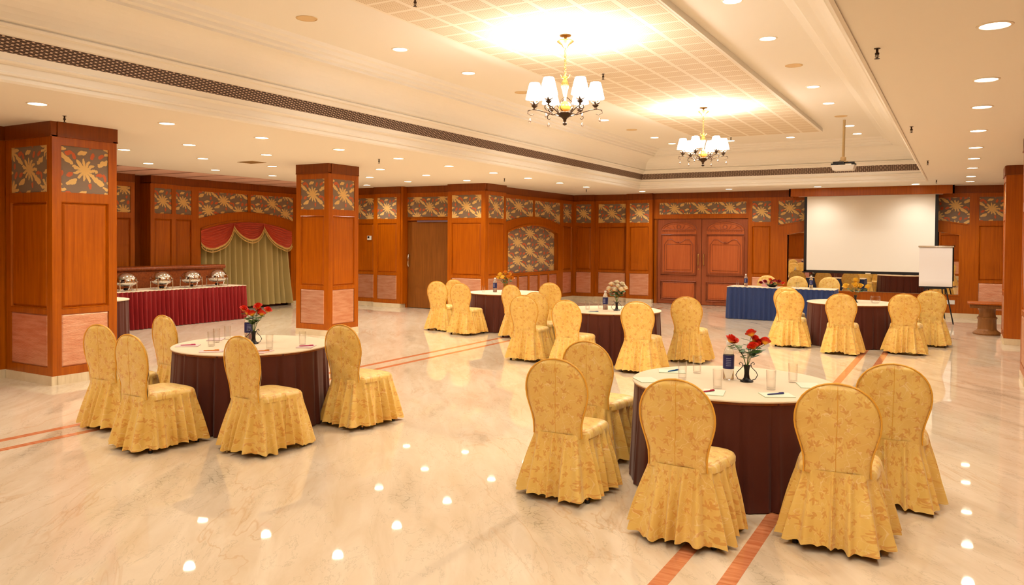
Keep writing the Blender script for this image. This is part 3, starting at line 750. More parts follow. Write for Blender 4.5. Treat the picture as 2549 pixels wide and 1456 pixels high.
# sprinklers
spk = None
for x, yy, z, nm in ((-8.98, 5.22, ZC, 'above the near left column'), (-8.8, 10.61, ZC, 'in the left soffit right of the middle column'), (-8.95, 15.17, ZC, 'in the left soffit before the niche wall'),
                     (-8.8, 19.28, ZC, 'in the left soffit near the back corner'), (-.54, 6.18, ZC, 'in the right soffit, nearest the camera'), (-.53, 10.5, ZC, 'in the right soffit, second from the camera'),
                     (-.5, 14.95, ZC, 'in the right soffit, third from the camera'), (-.48, 19.57, ZC, 'in the right soffit near the back wall'), (-4.22, 9.76, 4.06, 'in the tiled panel behind the near chandelier'),
                     (-4.46, 5.89, 4.06, 'in the tiled panel at the top edge of the photo'), (-4.47, 17.5, 4.13, 'in the tray ceiling behind the far chandelier')):
    if spk is None:
        spk = thing('fire_sprinkler', '', 'sprinkler')
        mb = MB(); mb.lathe([(.035, .002), (.035, -.006), (.014, -.008), (.014, -.05), (.024, -.052), (.024, -.072), (.01, -.075)], 14); mb.build('pipe', 'bronze', spk, smooth=True)
        mb = MB(); mb.tube([(-.014, 0, -.07), (-.02, 0, -.095), (0, 0, -.118), (.02, 0, -.095), (.014, 0, -.07)], .004, 6); mb.lathe([(.005, -.07), (.006, -.09), (.005, -.115), (.03, -.118), (.03, -.122)], 12); mb.build('deflector', 'bronze', spk, smooth=True); o = spk
    else: o = dup(spk, (0, 0, 0))
    o.scale = (.62, .62, .62); o.location = (x, yy, z); o['label'] = f'dark fire sprinkler head {nm}'; o['group'] = 'fire sprinklers'
t = thing('ceiling_vent', 'square brown air vent in the left soffit above the buffet', 'vent', (-11.28, 10.0, ZC))
mb = MB(); mb.box(-.2, .2, -.16, .16, -.006, .001); mb.build('frame', 'ventmat', t)
mb = MB()
for k in range(7): mb.box(-.17, .17, -.13+k*.04, -.115+k*.04, -.012, -.004)
mb.build('louvre', 'ventmat', t)

# ------------------------------------------------------------------ chandeliers
def chandelier(x, y, label):
    zt = 4.06
    t = thing('chandelier', label, 'chandelier', (x, y, zt), 0, 'chandeliers')
    q = lambda z: z-zt
    mb = MB(); mb.lathe([(.0, 0), (.065, 0), (.06, -.012), (.02, -.018), (.012, -.04)], 20); mb.build('ceiling_plate', 'brass', t, smooth=True)
    mb = MB(); mb.lathe([(.09, q(4.0)), (.095, q(3.99)), (.075, q(3.975)), (.045, q(3.955)), (.03, q(3.93)), (.012, q(3.915))], 20, caps=False); mb.lathe([(.01, q(4.03)), (.01, q(3.92))], 8); mb.build('bell_canopy', 'brass', t, smooth=True)
    ch = MB(); n = 13
    for k in range(n):
        c = 3.92-(3.92-3.62)*(k+.5)/n; r = .012; a = k % 2
        ch.tube([((r*cos(w) if a else 0), (0 if a else r*cos(w)), q(c)+.018*sin(w)) for w in [2*pi*i/8 for i in range(8)]], .003, 5, True)
    ch.build('chain', 'brass', t, smooth=True)
    mb = MB(); mb.lathe([(.006, q(3.63)), (.03, q(3.60)), (.012, q(3.585)), (.03, q(3.56)), (.045, q(3.53)), (.04, q(3.49)), (.03, q(3.46)), (.022, q(3.42)), (.014, q(3.38)), (.012, q(3.34)), (.02, q(3.32))], 14)
    for k in range(6):
        a = k*pi/3; mb.tube([(.012*cos(a), .012*sin(a), q(3.585)), (.045*cos(a), .045*sin(a), q(3.60)), (.06*cos(a), .06*sin(a), q(3.625))], [.006, .005, .002], 5)
    mb.build('leafy_stem', 'brass', t, smooth=True)
    mb = MB(); mb.lathe([(.015, q(3.335)), (.045, q(3.325)), (.068, q(3.295)), (.07, q(3.27)), (.055, q(3.24)), (.02, q(3.225))], 20); mb.build('glass_ball', 'amber', t, smooth=True)
    mb = MB(); mb.lathe([(.03, q(3.225)), (.085, q(3.215)), (.088, q(3.205)), (.07, q(3.19)), (.065, q(3.175)), (.035, q(3.155)), (.02, q(3.14)), (.016, q(3.115)), (.012, q(3.11)), (.024, q(3.095)), (.022, q(3.08)), (.004, q(3.07))], 20)
    mb.build('finial_bowl', 'bronze', t, smooth=True)
    for k in range(3):
        a = k*2*pi/3+.4; mb = MB()
        mb.tube([(.03*cos(a)*s_, .03*sin(a)*s_, q(z)) for s_, z in ((1, 3.215), (2.7, 3.24), (3.3, 3.28), (2.6, 3.33), (.7, 3.38))], .005, 6); mb.build('cage_scroll', 'bronze', t, smooth=True)
    for k in range(6):
        a = radians(25+60*k); c, s_ = cos(a), sin(a); P = lambda r, z: (r*c, r*s_, q(z))
        mb = MB()
        pts = [P(.07, 3.205), P(.13, 3.19), P(.20, 3.215), P(.28, 3.24), P(.36, 3.25), P(.405, 3.235), P(.41, 3.205), P(.37, 3.185), P(.34, 3.195)]
        mb.tube(pts, [.007, .007, .007, .007, .006, .006, .005, .004, .003], 6)
        mb.tube([P(.12, 3.19), P(.17, 3.235), P(.15, 3.265), P(.12, 3.25)], [.005, .005, .004, .003], 5)
        mb.tube([P(.335, 3.245), P(.335, 3.275)], .012, 8)
        for w in range(4):
            b = w*pi/2+.3; mb.tube([(.335*c+.008*cos(b), .335*s_+.008*sin(b), q(3.305)), (.335*c+.034*cos(b), .335*s_+.034*sin(b), q(3.315)), (.335*c+.05*cos(b), .335*s_+.05*sin(b), q(3.335))], [.012, .012, .002], 5)
        mb.lathe([(.012, q(3.265)), (.034, q(3.285)), (.036, q(3.292)), (.012, q(3.297)), (.01, q(3.31))], 12, (.335*c, .335*s_, 0))
        arm = mb.build('arm', 'bronze', t, smooth=True)
        mb = MB(); mb.lathe([(.013, q(3.305)), (.013, q(3.385)), (.006, q(3.40))], 10, (.335*c, .335*s_, 0)); mb.build('candle', 'brass', arm, smooth=True)
        mb = MB(); mb.lathe([(.098, q(3.36)), (.085, q(3.42)), (.068, q(3.49)), (.056, q(3.535)), (.05, q(3.54))], 24, (.335*c, .335*s_, 0), caps=False); mb.build('lampshade', 'shade', arm, smooth=True)
        mb = MB(); mb.tube([P(.385, 3.19), P(.385, 3.15)], .0015, 4); mb.lathe([(.002, q(3.155)), (.010, q(3.135)), (.014, q(3.118)), (.008, q(3.105)), (.001, q(3.10))], 8, (.385*c, .385*s_, 0)); mb.build('crystal_drop', 'crystal', arm, smooth=True)
        L = bpy.data.lights.new('candle_bulb', 'POINT'); L.energy = 30; L.color = (1, .95, .87); L.shadow_soft_size = .02
        lo = bpy.data.objects.new('candle_bulb', L); COL.objects.link(lo); lo.parent = t; lo.location = P(.335, 3.485)
    return t
chandelier(-3.80, 7.74, 'nearer bronze chandelier with six glowing white shades')
chandelier(-3.785, 13.0, 'farther bronze chandelier with six glowing white shades')

# ------------------------------------------------------------------ chairs with damask covers
def make_chair(seed):
    rnd = random.Random(seed)
    t = thing('banquet_chair', 'x', 'chair')
    prof_w = [(.42, .186), (.47, .182), (.53, .184), (.59, .197), (.65, .216), (.70, .230), (.75, .236), (.80, .233), (.85, .219), (.895, .194), (.93, .160), (.959, .114), (.977, .062), (.984, .0)]
    def hw(z):
        for (z0, w0), (z1, w1) in zip(prof_w, prof_w[1:]):
            if z0 <= z <= z1:
                k = (z-z0)/(z1-z0); return w0+(w1-w0)*k
        return 0
    zs = [.44+.48*k/22 for k in range(23)]+[.925, .935, .945, .953, .961, .968, .974, .979, .982, .984]
    ph1, ph2 = rnd.uniform(0, 6), rnd.uniform(0, 6)
    def yc(z): return -.225-.05*max(0, (z-.42))/.56
    def bk(u, v, side):
        z = zs[v]; w = hw(z); x = -w+2*w*u
        th = .042*sqrt(max(0, 1-(2*u-1)**4))*(1-.35*(z-.42)/.56)*min(1, (.99-z)/.05+.15)
        wr = .0025*sin(z*38+x*16+ph1)+.002*sin(x*45-z*21+ph2)
        return (x, yc(z)+side*(th+wr), z)
    mb = MB(); nu = 22; nv = len(zs)-1
    for side in (-1, 1):
        mb.grid(lambda u, v: bk(u, round(v*nv), side), nu, nv, uvfn=lambda u, v: (bk(u, round(v*nv), side)[0]+(.7 if side > 0 else 0)+seed*.37, zs[round(v*nv)]+seed*.21))
    back = mb.build('backrest', 'damask', t, smooth=True)
    pp = MB(); path = [(-hw(z), yc(z)-.012, z) for z in zs]+[(hw(z), yc(z)-.012, z) for z in zs[::-1][1:]]
    pp.tube(path, .0055, 6); pp.build('piping', 'piping', back, smooth=True)
    sm = MB()  # back seam
    sm.tube([(0.004*sin(z*9), bk(.5, k, -1)[1]-.0005, z) for k, z in enumerate(zs[:-4])], .0016, 4)
    sm.build('seam', 'piping', back)
    # seat
    def ring(r, n=96):
        out = []
        for i in range(n):
            a = 2*pi*i/n; ca, sa = cos(a), sin(a); p = 5.0
            k = 1/((abs(ca)/(.228 if sa < 0 else .238))**p+(abs(sa)/.232)**p)**(1/p)
            out.append((k*ca*r, k*sa*r, a))
        return out
    mb = MB()
    lv = [(0.001, .500), (.4, .498), (.7, .494), (.88, .486), (.96, .474), (1.0, .455), (1.0, .43)]
    R = [[(x, y_, z) for x, y_, _ in ring(r)] for r, z in lv]
    mb.grid(lambda u, v: R[round(v*6)][round(u*96) % 96], 96, 6, cu=True, uvfn=lambda u, v: (R[round(v*6)][round(u*96) % 96][0]+.3, R[round(v*6)][round(u*96) % 96][1]+.1))
    mb.build('seat', 'damask', t, smooth=True)
    # skirt: gathered and pleated, scalloped hem
    N = 380; nvv = 16
    base = ring(1.0, N)
    base = [(x*(1-.19*max(0, -y_/.232)**2), y_*(1.19 if y_ < 0 else 1.0), a) for x, y_, a in base]
    pts = [Vector((x, y_, 0)) for x, y_, _ in base]
    s_ = [0]
    for i in range(N): s_.append(s_[-1]+(pts[(i+1) % N]-pts[i]).length)
    Lt = s_[-1]
    npl = 20
    cen = sorted(((k+.5+rnd.uniform(-.28, .28))/npl) for k in range(npl)); dep = [rnd.uniform(.55, 1.25) for _ in cen]; wid = [rnd.uniform(.0075, .012) for _ in cen]
    ph = rnd.uniform(0, 6); flx = [rnd.uniform(-.012, .012) for _ in range(npl)]
    def pleat(s01):
        v = 0
        for c_, d_, w_ in zip(cen, dep, wid):
            dd = abs((s01-c_+.5) % 1-.5); v += d_*math.exp(-(dd/w_)**2)
        return v
    def sk(i, v):
        i %= N; p = pts[i]; x, y_ = p.x, p.y; a = base[i][2]
        n = (pts[(i+1) % N]-pts[i-1]); n = Vector((n.y, -n.x, 0)).normalized()
        s01 = s_[i]/Lt
        corner = (abs(cos(a))*abs(sin(a))*2)**2
        out = v**1.1*(.045+.04*corner+.022*max(0, -sin(a)))+.016*sin(v*pi)*.3
        pl = pleat(s01)
        out += (.078*pl-.026)*v**.7*(1-.12*v) if v > 0 else 0
        out += .010*sin(s01*2*pi*9+ph)*v
        out -= .012*min(1, v*6)*(1-v)
        z0 = .452+.012*max(0, -y_/.27); z = z0-(z0-.045)*v
        if v > .93: z += .012*abs(sin(s_[i]*pi/.052))-.005
        z += .012*sin(s01*2*pi*5+ph)*v-.016*corner*v
        return p+n*out+Vector((0, 0, max(.012, z)))
    mb = MB()
    mb.grid(lambda u, v: sk(round(u*N), v), N, nvv, uvfn=lambda u, v: (u*Lt*1.25+seed, (1-v)*.45))
    mb.build('skirt', 'damask', t, smooth=True)
    for sx in (-1, 1):
        for sy in (-1, 1):
            x0, y0 = sx*(.15 if sy < 0 else .185), sy*.185; x1, y1 = sx*.225, sy*(.232 if sy < 0 else .21)
            mb = MB(); mb.tube([(x0, y0, .43), (x1, y1, .014)], [.014, .011], 8); lg = mb.build('leg', 'brass', t, smooth=True)
            mb = MB(); mb.lathe([(.0, 0), (.017, 0), (.017, .016), (.012, .022)], 10, (x1, y1, 0)); mb.build('foot_cap', 'black', lg, smooth=True)
    return t
protos = [make_chair(k) for k in range(3)]; pused = [False]*3
cn = [0]
def place_chair(x, y, rz, label, group):
    """x, y: mid point between the rear legs"""
    k = cn[0] % 3; cn[0] += 1
    a = radians(rz)
    loc = (x-sin(a)*.225, y+cos(a)*.225, 0)
    if not pused[k]:
        o = protos[k]; o.location = loc; o.rotation_euler = (0, 0, a); pused[k] = True
    else: o = dup(protos[k], loc, a)
    o['label'] = label; o['group'] = group
    return o

# ------------------------------------------------------------------ round tables
def pleat_ring(r, n_pl, amp, N, seed):
    rnd = random.Random(seed); j = [rnd.uniform(-.2, .2) for _ in range(n_pl)]; dp = [rnd.uniform(.6, 1.2) for _ in range(n_pl)]
    def w(s):
        k = s*n_pl; i = int(k) % n_pl; fr = k-int(k)
        c = .5+j[i]; x = fr-c
        return dp[i]*(-math.exp(-(x/.09)**2)+.5*math.exp(-((x-.2)/.1)**2))*amp
    return w
def make_table(seed):
    t = thing('round_table', 'x', 'table')
    mb = MB(); mb.lathe([(0, .715), (.735, .715), (.735, .738), (0, .738)], 64); mb.build('tabletop', 'wood_dark', t)
    w = pleat_ring(.738, 24, .030, 0, seed); rnd = random.Random(seed+5); phs = rnd.uniform(0, 6)
    N = 416
    def fn(u, v):
        a = 2*pi*u; r = .730+.034*v+w(u)*(.25+.75*v)+.008*v*sin(a*7+phs)
        return (r*cos(a), r*sin(a), .742-(.742-.006)*v)
    mb = MB(); mb.grid(fn, N, 10, cu=True); mb.build('skirt', 'brown_cloth', t, smooth=True)
    return t
tprot = [make_table(1), make_table(2)]; tus = [0, 0]
def place_table(x, y, k, rz, where):
    if not tus[k]: o = tprot[k]; o.location = (x, y, 0); o.rotation_euler = (0, 0, rz); tus[k] = 1
    else: o = dup(tprot[k], (x, y, 0), rz)
    o['label'] = f'round table with maroon brown skirt {where}'; o['group'] = 'round tables'
    mb = MB(); mb.lathe([(0, .0), (.70, .0), (.744, -.0005), (.749, -.004), (.749, -.012), (.745, -.012)], 96)
    c = mb.build('tablecloth', 'cream_cloth', None, smooth=True, loc=(x, y, .7455)); tag(c, f'round cream cloth topper of the table {where}', 'tablecloth', 'round cream table toppers')
TB = {'T1': (-1.48, 5.93, 'in the right foreground'), 'T2': (-6.12, 5.43, 'at left before the near column'), 'T3': (-8.0, 13.66, 'farthest left, before the niche'),
      'T4': (-4.64, 11.16, 'in the middle of the hall'), 'T5': (-1.66, 15.0, 'at right before the blue head table')}
for k, (nm, (x, y, w_)) in enumerate(TB.items()): place_table(x, y, k % 2, 0, w_)
CH = {'T1': [(-2.42, 4.87, 2, 'left front side'), (-2.62, 5.84, -5, 'left rear side'), (-1.45, 4.54, -3, 'near side, its back to the camera'), (-.61, 4.90, 4, 'right front side'), (-.385, 5.90, 6, 'right rear side')],
      'T2': [(-7.0, 4.44, 4, 'left front side'), (-6.07, 4.13, -3, 'near side, second from the left'), (-7.28, 5.33, -6, 'left rear side'), (-5.2, 4.55, -4, 'right front side'), (-5.11, 5.68, -3, 'right rear side')],
      'T3': [(-8.98, 12.67, 3, 'left front side'), (-9.08, 13.42, -4, 'left rear side'), (-8.21, 12.34, 0, 'near side'), (-7.15, 12.45, -10, 'right front side'), (-6.91, 13.52, 4, 'right rear side')],
      'T4': [(-5.64, 10.19, 3, 'left front side'), (-5.82, 10.92, -3, 'left rear side'), (-4.7, 9.72, -3, 'near side'), (-3.8, 10.07, 4, 'right front side'), (-3.52, 11.36, 4, 'right rear side')],
      'T5': [(-2.53, 13.99, 3, 'left front side'), (-2.76, 15.0, -4, 'left rear side'), (-1.65, 13.52, 2, 'near side'), (-.77, 14.1, -3, 'right front side'), (-.43, 15.41, 5, 'right rear side')]}
SH = {'T1': 'right foreground table', 'T2': 'left table', 'T3': 'farthest left table', 'T4': 'middle table', 'T5': 'table before the head table'}
for nm, lst in CH.items():
    for x, y, rz, s_ in lst: place_chair(x, y, rz, f'gold damask covered chair, {s_} of the {SH[nm]}', 'gold covered chairs')

# ------------------------------------------------------------------ long skirted tables
def long_table(x0, x1, y0, y1, h, cloth, name, label, cat, npm, seed, clabel, pa=.02):
    cx, cy = (x0+x1)/2, (y0+y1)/2
    t = thing(name, label, cat, (cx, cy, 0)); W, D = (x1-x0)/2, (y1-y0)/2
    mb = MB(); mb.box(-W+.005, W-.005, -D+.005, D-.005, h-.03, h-.008); mb.build('tabletop', 'wood_dark', t)
    rc = .05; P = []
    cor = [(W-rc, -D+rc, -pi/2), (W-rc, D-rc, 0), (-W+rc, D-rc, pi/2), (-W+rc, -D+rc, pi)]
    for k, (px, py, a) in enumerate(cor):
        for i in range(7): P.append(Vector((px+rc*cos(a+pi/2*i/6), py+rc*sin(a+pi/2*i/6), 0)))
    # resample
    P.append(P[0].copy()); L = [0]
    for a, b in zip(P, P[1:]): L.append(L[-1]+(b-a).length)
    T = L[-1]; npl = int(T*npm); N = npl*10
    def at(s):
        s = s % T
        for k in range(len(L)-1):
            if L[k] <= s <= L[k+1]:
                f_ = (s-L[k])/max(1e-9, L[k+1]-L[k]); p = P[k].lerp(P[k+1], f_); return p
        return P[0]
    C = [at(T*i/N) for i in range(N)]
    rnd = random.Random(seed); am = [rnd.uniform(.7, 1.2) for _ in range(npl)]; phh = [rnd.uniform(-.6, .6) for _ in range(npl+1)]
    def fn(u, v):
        i = round(u*N) % N; p = C[i]; n = C[(i+1) % N]-C[i-1]; n = Vector((n.y, -n.x, 0)).normalized()
        k = i//10; fr = (i % 10)/10
        w = pa*am[k]*sin(2*pi*fr+phh[k]*v*.4)
        o = .012+w*(.45+.55*v)+.02*v
        return p+n*o+Vector((0, 0, h-.006-(h-.014)*v))
    mb = MB(); mb.grid(fn, N, 8, cu=True); mb.build('skirt', cloth, t, smooth=True)
    mb = MB(); mb.box(-W-.012, W+.012, -D-.012, D+.012, -.014, 0); c = mb.build('tablecloth', 'cream_cloth', None, loc=(cx, cy, h), bevel=.006)
    tag(c, clabel, 'tablecloth')
    return t
long_table(-4.75, -2.4, 18.42, 19.1, .755, 'blue_cloth', 'head_table', 'long head table with a navy blue pleated skirt before the screen', 'table', 9, 3, 'cream cloth on top of the blue head table')
long_table(-14.75, -13.95, 7.8, 12.2, .75, 'red_cloth', 'buffet_table', 'long buffet table with a wine red pleated skirt in the left alcove', 'table', 10, 4, 'cream cloth on top of the red buffet table', .055)
# small round table half hidden behind the near column
mb = MB(); t = thing('side_table', 'small round table with brown skirt half hidden behind the near left column', 'table', (-12.72, 7.92, 0))
ww = pleat_ring(.5, 20, .018, 0, 9); mb.grid(lambda u, v: ((.50+.02*v+ww(u)*(.4+.6*v))*cos(2*pi*u), (.50+.02*v+ww(u)*(.4+.6*v))*sin(2*pi*u), .742-.736*v), 320, 8, cu=True); mb.build('skirt', 'brown_cloth', t, smooth=True)
mb = MB(); mb.lathe([(0, .71), (.49, .71), (.49, .735), (0, .735)], 40); mb.build('tabletop', 'wood_dark', t)
mb = MB(); mb.lathe([(0, 0), (.51, 0), (.515, -.004), (.515, -.018), (.51, -.018)], 64); c = mb.build('tablecloth', 'cream_cloth', None, loc=(-12.72, 7.92, .75)); tag(c, 'round cream cloth on the small table behind the near column', 'tablecloth')

# chairs behind the head table (facing the room)
for k, (x, y) in enumerate(((-4.13, 19.74), (-3.41, 19.74), (-2.69, 19.74))):
    place_chair(x, y, 180+(-3, 4, -2)[k], f'gold damask covered chair behind the blue head table, {ORD[k]} from the left', 'gold covered chairs')

# mahogany service counter behind the buffet
t = thing('service_counter', 'mahogany counter with a rolled top edge behind the buffet dishes', 'counter', (-15.2, 10.5, 0))
mb = MB(); mb.box(-.24, .2, -2.4, 1.95, .0, 1.1); mb.build('body', 'mahog', t)
mb = MB(); mb.tube([(.2, -2.42, 1.14), (.2, 1.98, 1.14)], .05, 14); mb.box(-.26, .2, -2.42, 1.98, 1.1, 1.19); mb.build('rolled_top', 'mahog', t, smooth=True)

# chafing dishes
def chafer():
    t = thing('chafing_dish', 'x', 'chafing dish')
    mb = MB()
    mb.lathe([(.24, .20), (.265, .205), (.265, .225), (.25, .23)], 32, caps=False)
    mb.lathe([(.15, .012), (.17, .012), (.17, .03), (.15, .03), (.15, .012)], 24, caps=False)
    mb.build('ring_frame', 'chrome', t, smooth=True)
    for k in range(4):
        a = pi/4+k*pi/2; mb = MB(); mb.tube([(.26*cos(a), .26*sin(a), 0), (.26*cos(a), .26*sin(a), .25)], .013, 8)
        mb.lathe([(.0, .25), (.018, .252), (.018, .262), (0, .275)], 8, (.26*cos(a), .26*sin(a), 0)); mb.build('leg', 'chrome', t, smooth=True)
    mb = MB(); mb.lathe([(.0, .11), (.12, .115), (.2, .15), (.235, .2), (.24, .225)], 32); mb.build('water_pan', 'chrome', t, smooth=True)
    mb = MB()
    n = 12; mb.lathe([(.245*cos(k/n*pi/2)**.9 if k < n else 0.0, .235+.205*sin(k/n*pi/2)) for k in range(n+1)], 36); lid = mb.build('lid', 'chrome', t, smooth=True)
    mb = MB(); mb.tube([(.2, -.07, .30), (.255, -.06, .305), (.265, 0, .305), (.255, .06, .305), (.2, .07, .30)], .009, 8); mb.build('handle', 'chrome', lid, smooth=True)
    mb = MB(); mb.lathe([(.0, .0), (.05, .0), (.055, .05), (.05, .075), (.02, .08)], 16); mb.build('burner', 'copper_tank', t, smooth=True)
    mb = MB(); mb.tube([(.16, .0, .03), (.2, .01, .07), (.2, .03, .12), (.17, .05, .16)], .012, 8); mb.build('bracket', 'chrome', t, smooth=True)
    return t
cd = chafer(); cd['group'] = 'chafing dishes on the buffet'
CDP = [(-14.22, 9.47), (-14.22, 10.26), (-14.22, 10.97), (-14.22, 11.64)]
for k, (x, y) in enumerate(CDP):
    o = cd if k == 0 else dup(cd, (0, 0, 0)); o.location = (x, y, .75); o.rotation_euler = (0, 0, -.3+.15*k); o.scale = (.84, .84, .84)
    o['label'] = f'round chrome roll-top chafing dish on the red buffet, {ORD[k]} from the left column'

# ------------------------------------------------------------------ curtain in the alcove arch
t = thing('curtain', 'olive gold curtain with red swags and gold fringe in the alcove arch', 'curtain', (-15.90, 13.87, 0))
mb = MB(); rnd = random.Random(3)
ks = [rnd.uniform(0, 6) for _ in range(5)]
def dr(u, v):
    yy = -1.46+2.92*u
    fl2 = max(0, u-.86)*1.6*v*v*.35
    x = .02+((.085)*sin(u*98+ks[0]+1.3*sin(u*9+ks[1])+.5*v)+.02*sin(u*57+ks[3]))*(.7+.5*v)+.03*sin(u*23+ks[2]+1.2*v)+.07*v*v+fl2
    return (x, yy*(1+.035*v*v), 2.24-.22*(yy/1.45)**2-(2.17-.22*(yy/1.45)**2)*v)
mb.grid(dr, 260, 24); mb.build('drape', 'drape', t, smooth=True)
zi = lambda yy: 2.215-.22*(yy/1.45)**2
for k in range(3):
    y0 = -1.46+k*.973; y1 = y0+.973
    def sw(u, v, e=0):
        yy = y0+(y1-y0)*u; drop = 4*u*(1-u)
        # ends gather to the points between the swags
        top = zi(yy)-.0; bot = zi(yy)-.10-(.36 if k == 1 else .42)*drop**.8+(0.02)
        if (k == 0 and u < .02) or (k == 2 and u > .98): pass
        if k == 0: bot -= .22*max(0, 1-u*2)**1.2
        if k == 2: bot -= .22*max(0, u*2-1)**1.2
        z = top+(bot-top)*v
        x = .17+.10*drop*v+.024*sin(v*2*pi*7.5)*drop**.4+.02*e
        return (x, yy, z)
    mb = MB(); mb.grid(sw, 40, 60); s_ = mb.build('swag', 'swag', t, smooth=True)
    fr = MB(); fr.grid(lambda u, v: (sw(u, 1)[0]+.012+.004*sin(u*200), sw(u, 1)[1], sw(u, 1)[2]+.02-.055*v), 80, 2)
    for i in range(22):
        p = sw((i+.5)/22, 1); fr.tube([(p[0]+.012, p[1], p[2]-.035), (p[0]+.012, p[1], p[2]-.075)], [.004, .008], 5)
    fr.tube([(sw(i/40, 1)[0]+.015, sw(i/40, 1)[1], sw(i/40, 1)[2]-.085) for i in range(41)], .012, 6)
    fr.build('fringe', 'fringe', s_, smooth=True)

# ------------------------------------------------------------------ tableware
ZT = .7456
def lathe_obj(name, prof, m, loc, n=20):
    mb = MB(); mb.lathe(prof, n, caps=False); return mb.build(name, m, None, smooth=True, loc=loc)
GP = None
def glass(x, y, label, z=ZT, s=1.0):
    global GP
    if GP is None:
        GP = lathe_obj('drinking_glass', [(0, .0), (.029, .0), (.031, .003), (.035, .14), (.0335, .14), (.0300, .018), (.028, .014), (0, .013)], 'glass', (x, y, z), 24); o = GP
    else: o = GP.copy(); COL.objects.link(o); o.location = (x, y, z)
    return tag(o, label, 'glass', 'drinking glasses')
BP = None
def bottle(x, y, label, z=ZT, rz=0):
    global BP
    if BP is None:
        BP = thing('water_bottle', '', 'bottle')
        mb = MB(); mb.lathe([(0, .004), (.036, .0), (.041, .006), (.0415, .085), (.0415, .18), (.038, .205), (.026, .238), (.016, .258), (.0145, .272)], 24); mb.build('body', 'water', BP, smooth=True)
        mb = MB(); mb.lathe([(.0422, .085), (.0424, .087), (.0424, .185), (.0422, .187)], 24, caps=False); lb = mb.build('label', 'blabel', BP, smooth=True)
        mb = MB()
        for k in range(5):
            zz = .108+k*.014
            mb.grid(lambda u, v: (.0428*cos(-pi/2-.5+u*.9), .0428*sin(-pi/2-.5+u*.9), zz+.004*v), 8, 1)
        mb.build('printed_lines', 'labtext', lb)
        mb = MB(); mb.lathe([(.016, .268), (.0165, .27), (.0165, .289), (.014, .292), (0, .292)], 16); mb.build('cap', 'capw', BP, smooth=True); o = BP
    else: o = dup(BP, (0, 0, 0))
    o.location = (x, y, z); o.rotation_euler = (0, 0, rz); o['label'] = label; o['group'] = 'water bottles'; return o
def pad(x, y, rz, m, label, z=ZT):
    mb = MB(); mb.box(-.075, .075, -.105, .105, 0, .006); o = mb.build('notepad', m, None, loc=(x, y, z)); o.rotation_euler = (0, 0, radians(rz)); return tag(o, label, 'notepad')
def pen(x, y, rz, m, label, z=ZT+.0065):
    t = thing('pen', label, 'pen', (x, y, z+.005), radians(rz))
    mb = MB(); mb.tube([(-.068, 0, 0), (-.06, 0, 0), (.02, 0, 0)], [.0015, .0045, .005], 8); mb.build('barrel', m, t, smooth=True)
    mb = MB(); mb.tube([(.02, 0, 0), (.07, 0, 0)], .0054, 8); mb.box(.03, .068, -.002, .002, .004, .008); mb.build('cap', m, t)
    return t

def vase(x, y, label, z=ZT, wire=True):
    t = thing('flower_vase', label, 'vase', (x, y, z))
    mb = MB(); mb.lathe([(0, .0), (.048, .0), (.05, .006), (.032, .016), (.022, .03), (.018, .06), (.019, .09), (.024, .115), (.03, .125), (.027, .125), (.016, .1), (.0, .09)], 20); mb.build('body', 'iron', t, smooth=True)
    if wire:
        for s_ in (-1, 1):
            mb = MB(); mb.tube([(s_*.03, 0, .008), (s_*.065, 0, .02), (s_*.082, 0, .05), (s_*.07, 0, .075), (s_*.035, 0, .11), (s_*.03, 0, .135), (s_*.048, 0, .148), (s_*.058, 0, .135), (s_*.05, 0, .128)], .0032, 6)
            mb.build('scroll_handle', 'iron', t, smooth=True); t.rotation_euler = (0, 0, .5)
    return t
def bloom_mesh(r, seed):
    mb = MB(); rnd = random.Random(seed)
    mb.lathe([(.002, -.5*r), (.35*r, -.35*r), (.55*r, 0), (.5*r, .45*r), (.15*r, .6*r), (0, .55*r)], 10)
    for ringi, (n, rr, op, h) in enumerate(((3, .45, .2, 1.1), (4, .7, .45, 1.0), (5, .95, .8, .8))):
        for k in range(n):
            a0 = 2*pi*(k+.3*ringi)/n+rnd.uniform(-.2, .2); sp_ = 2*pi/n*.75
            def fn(u, v):
                a = a0+(u-.5)*sp_*2*(.4+.6*sin(min(1, v+.15)*pi*.62)); q = rr*r*(.25+.75*v**.7)*(1+op*.25*v)
                zz = -.45*r+h*r*1.35*v-op*.35*r*v**3-.1*r*(2*u-1)**2*v
                return (q*cos(a), q*sin(a), zz)
            mb.grid(fn, 5, 5, uvfn=lambda u, v: (u, v))
    return mb
BL = {}
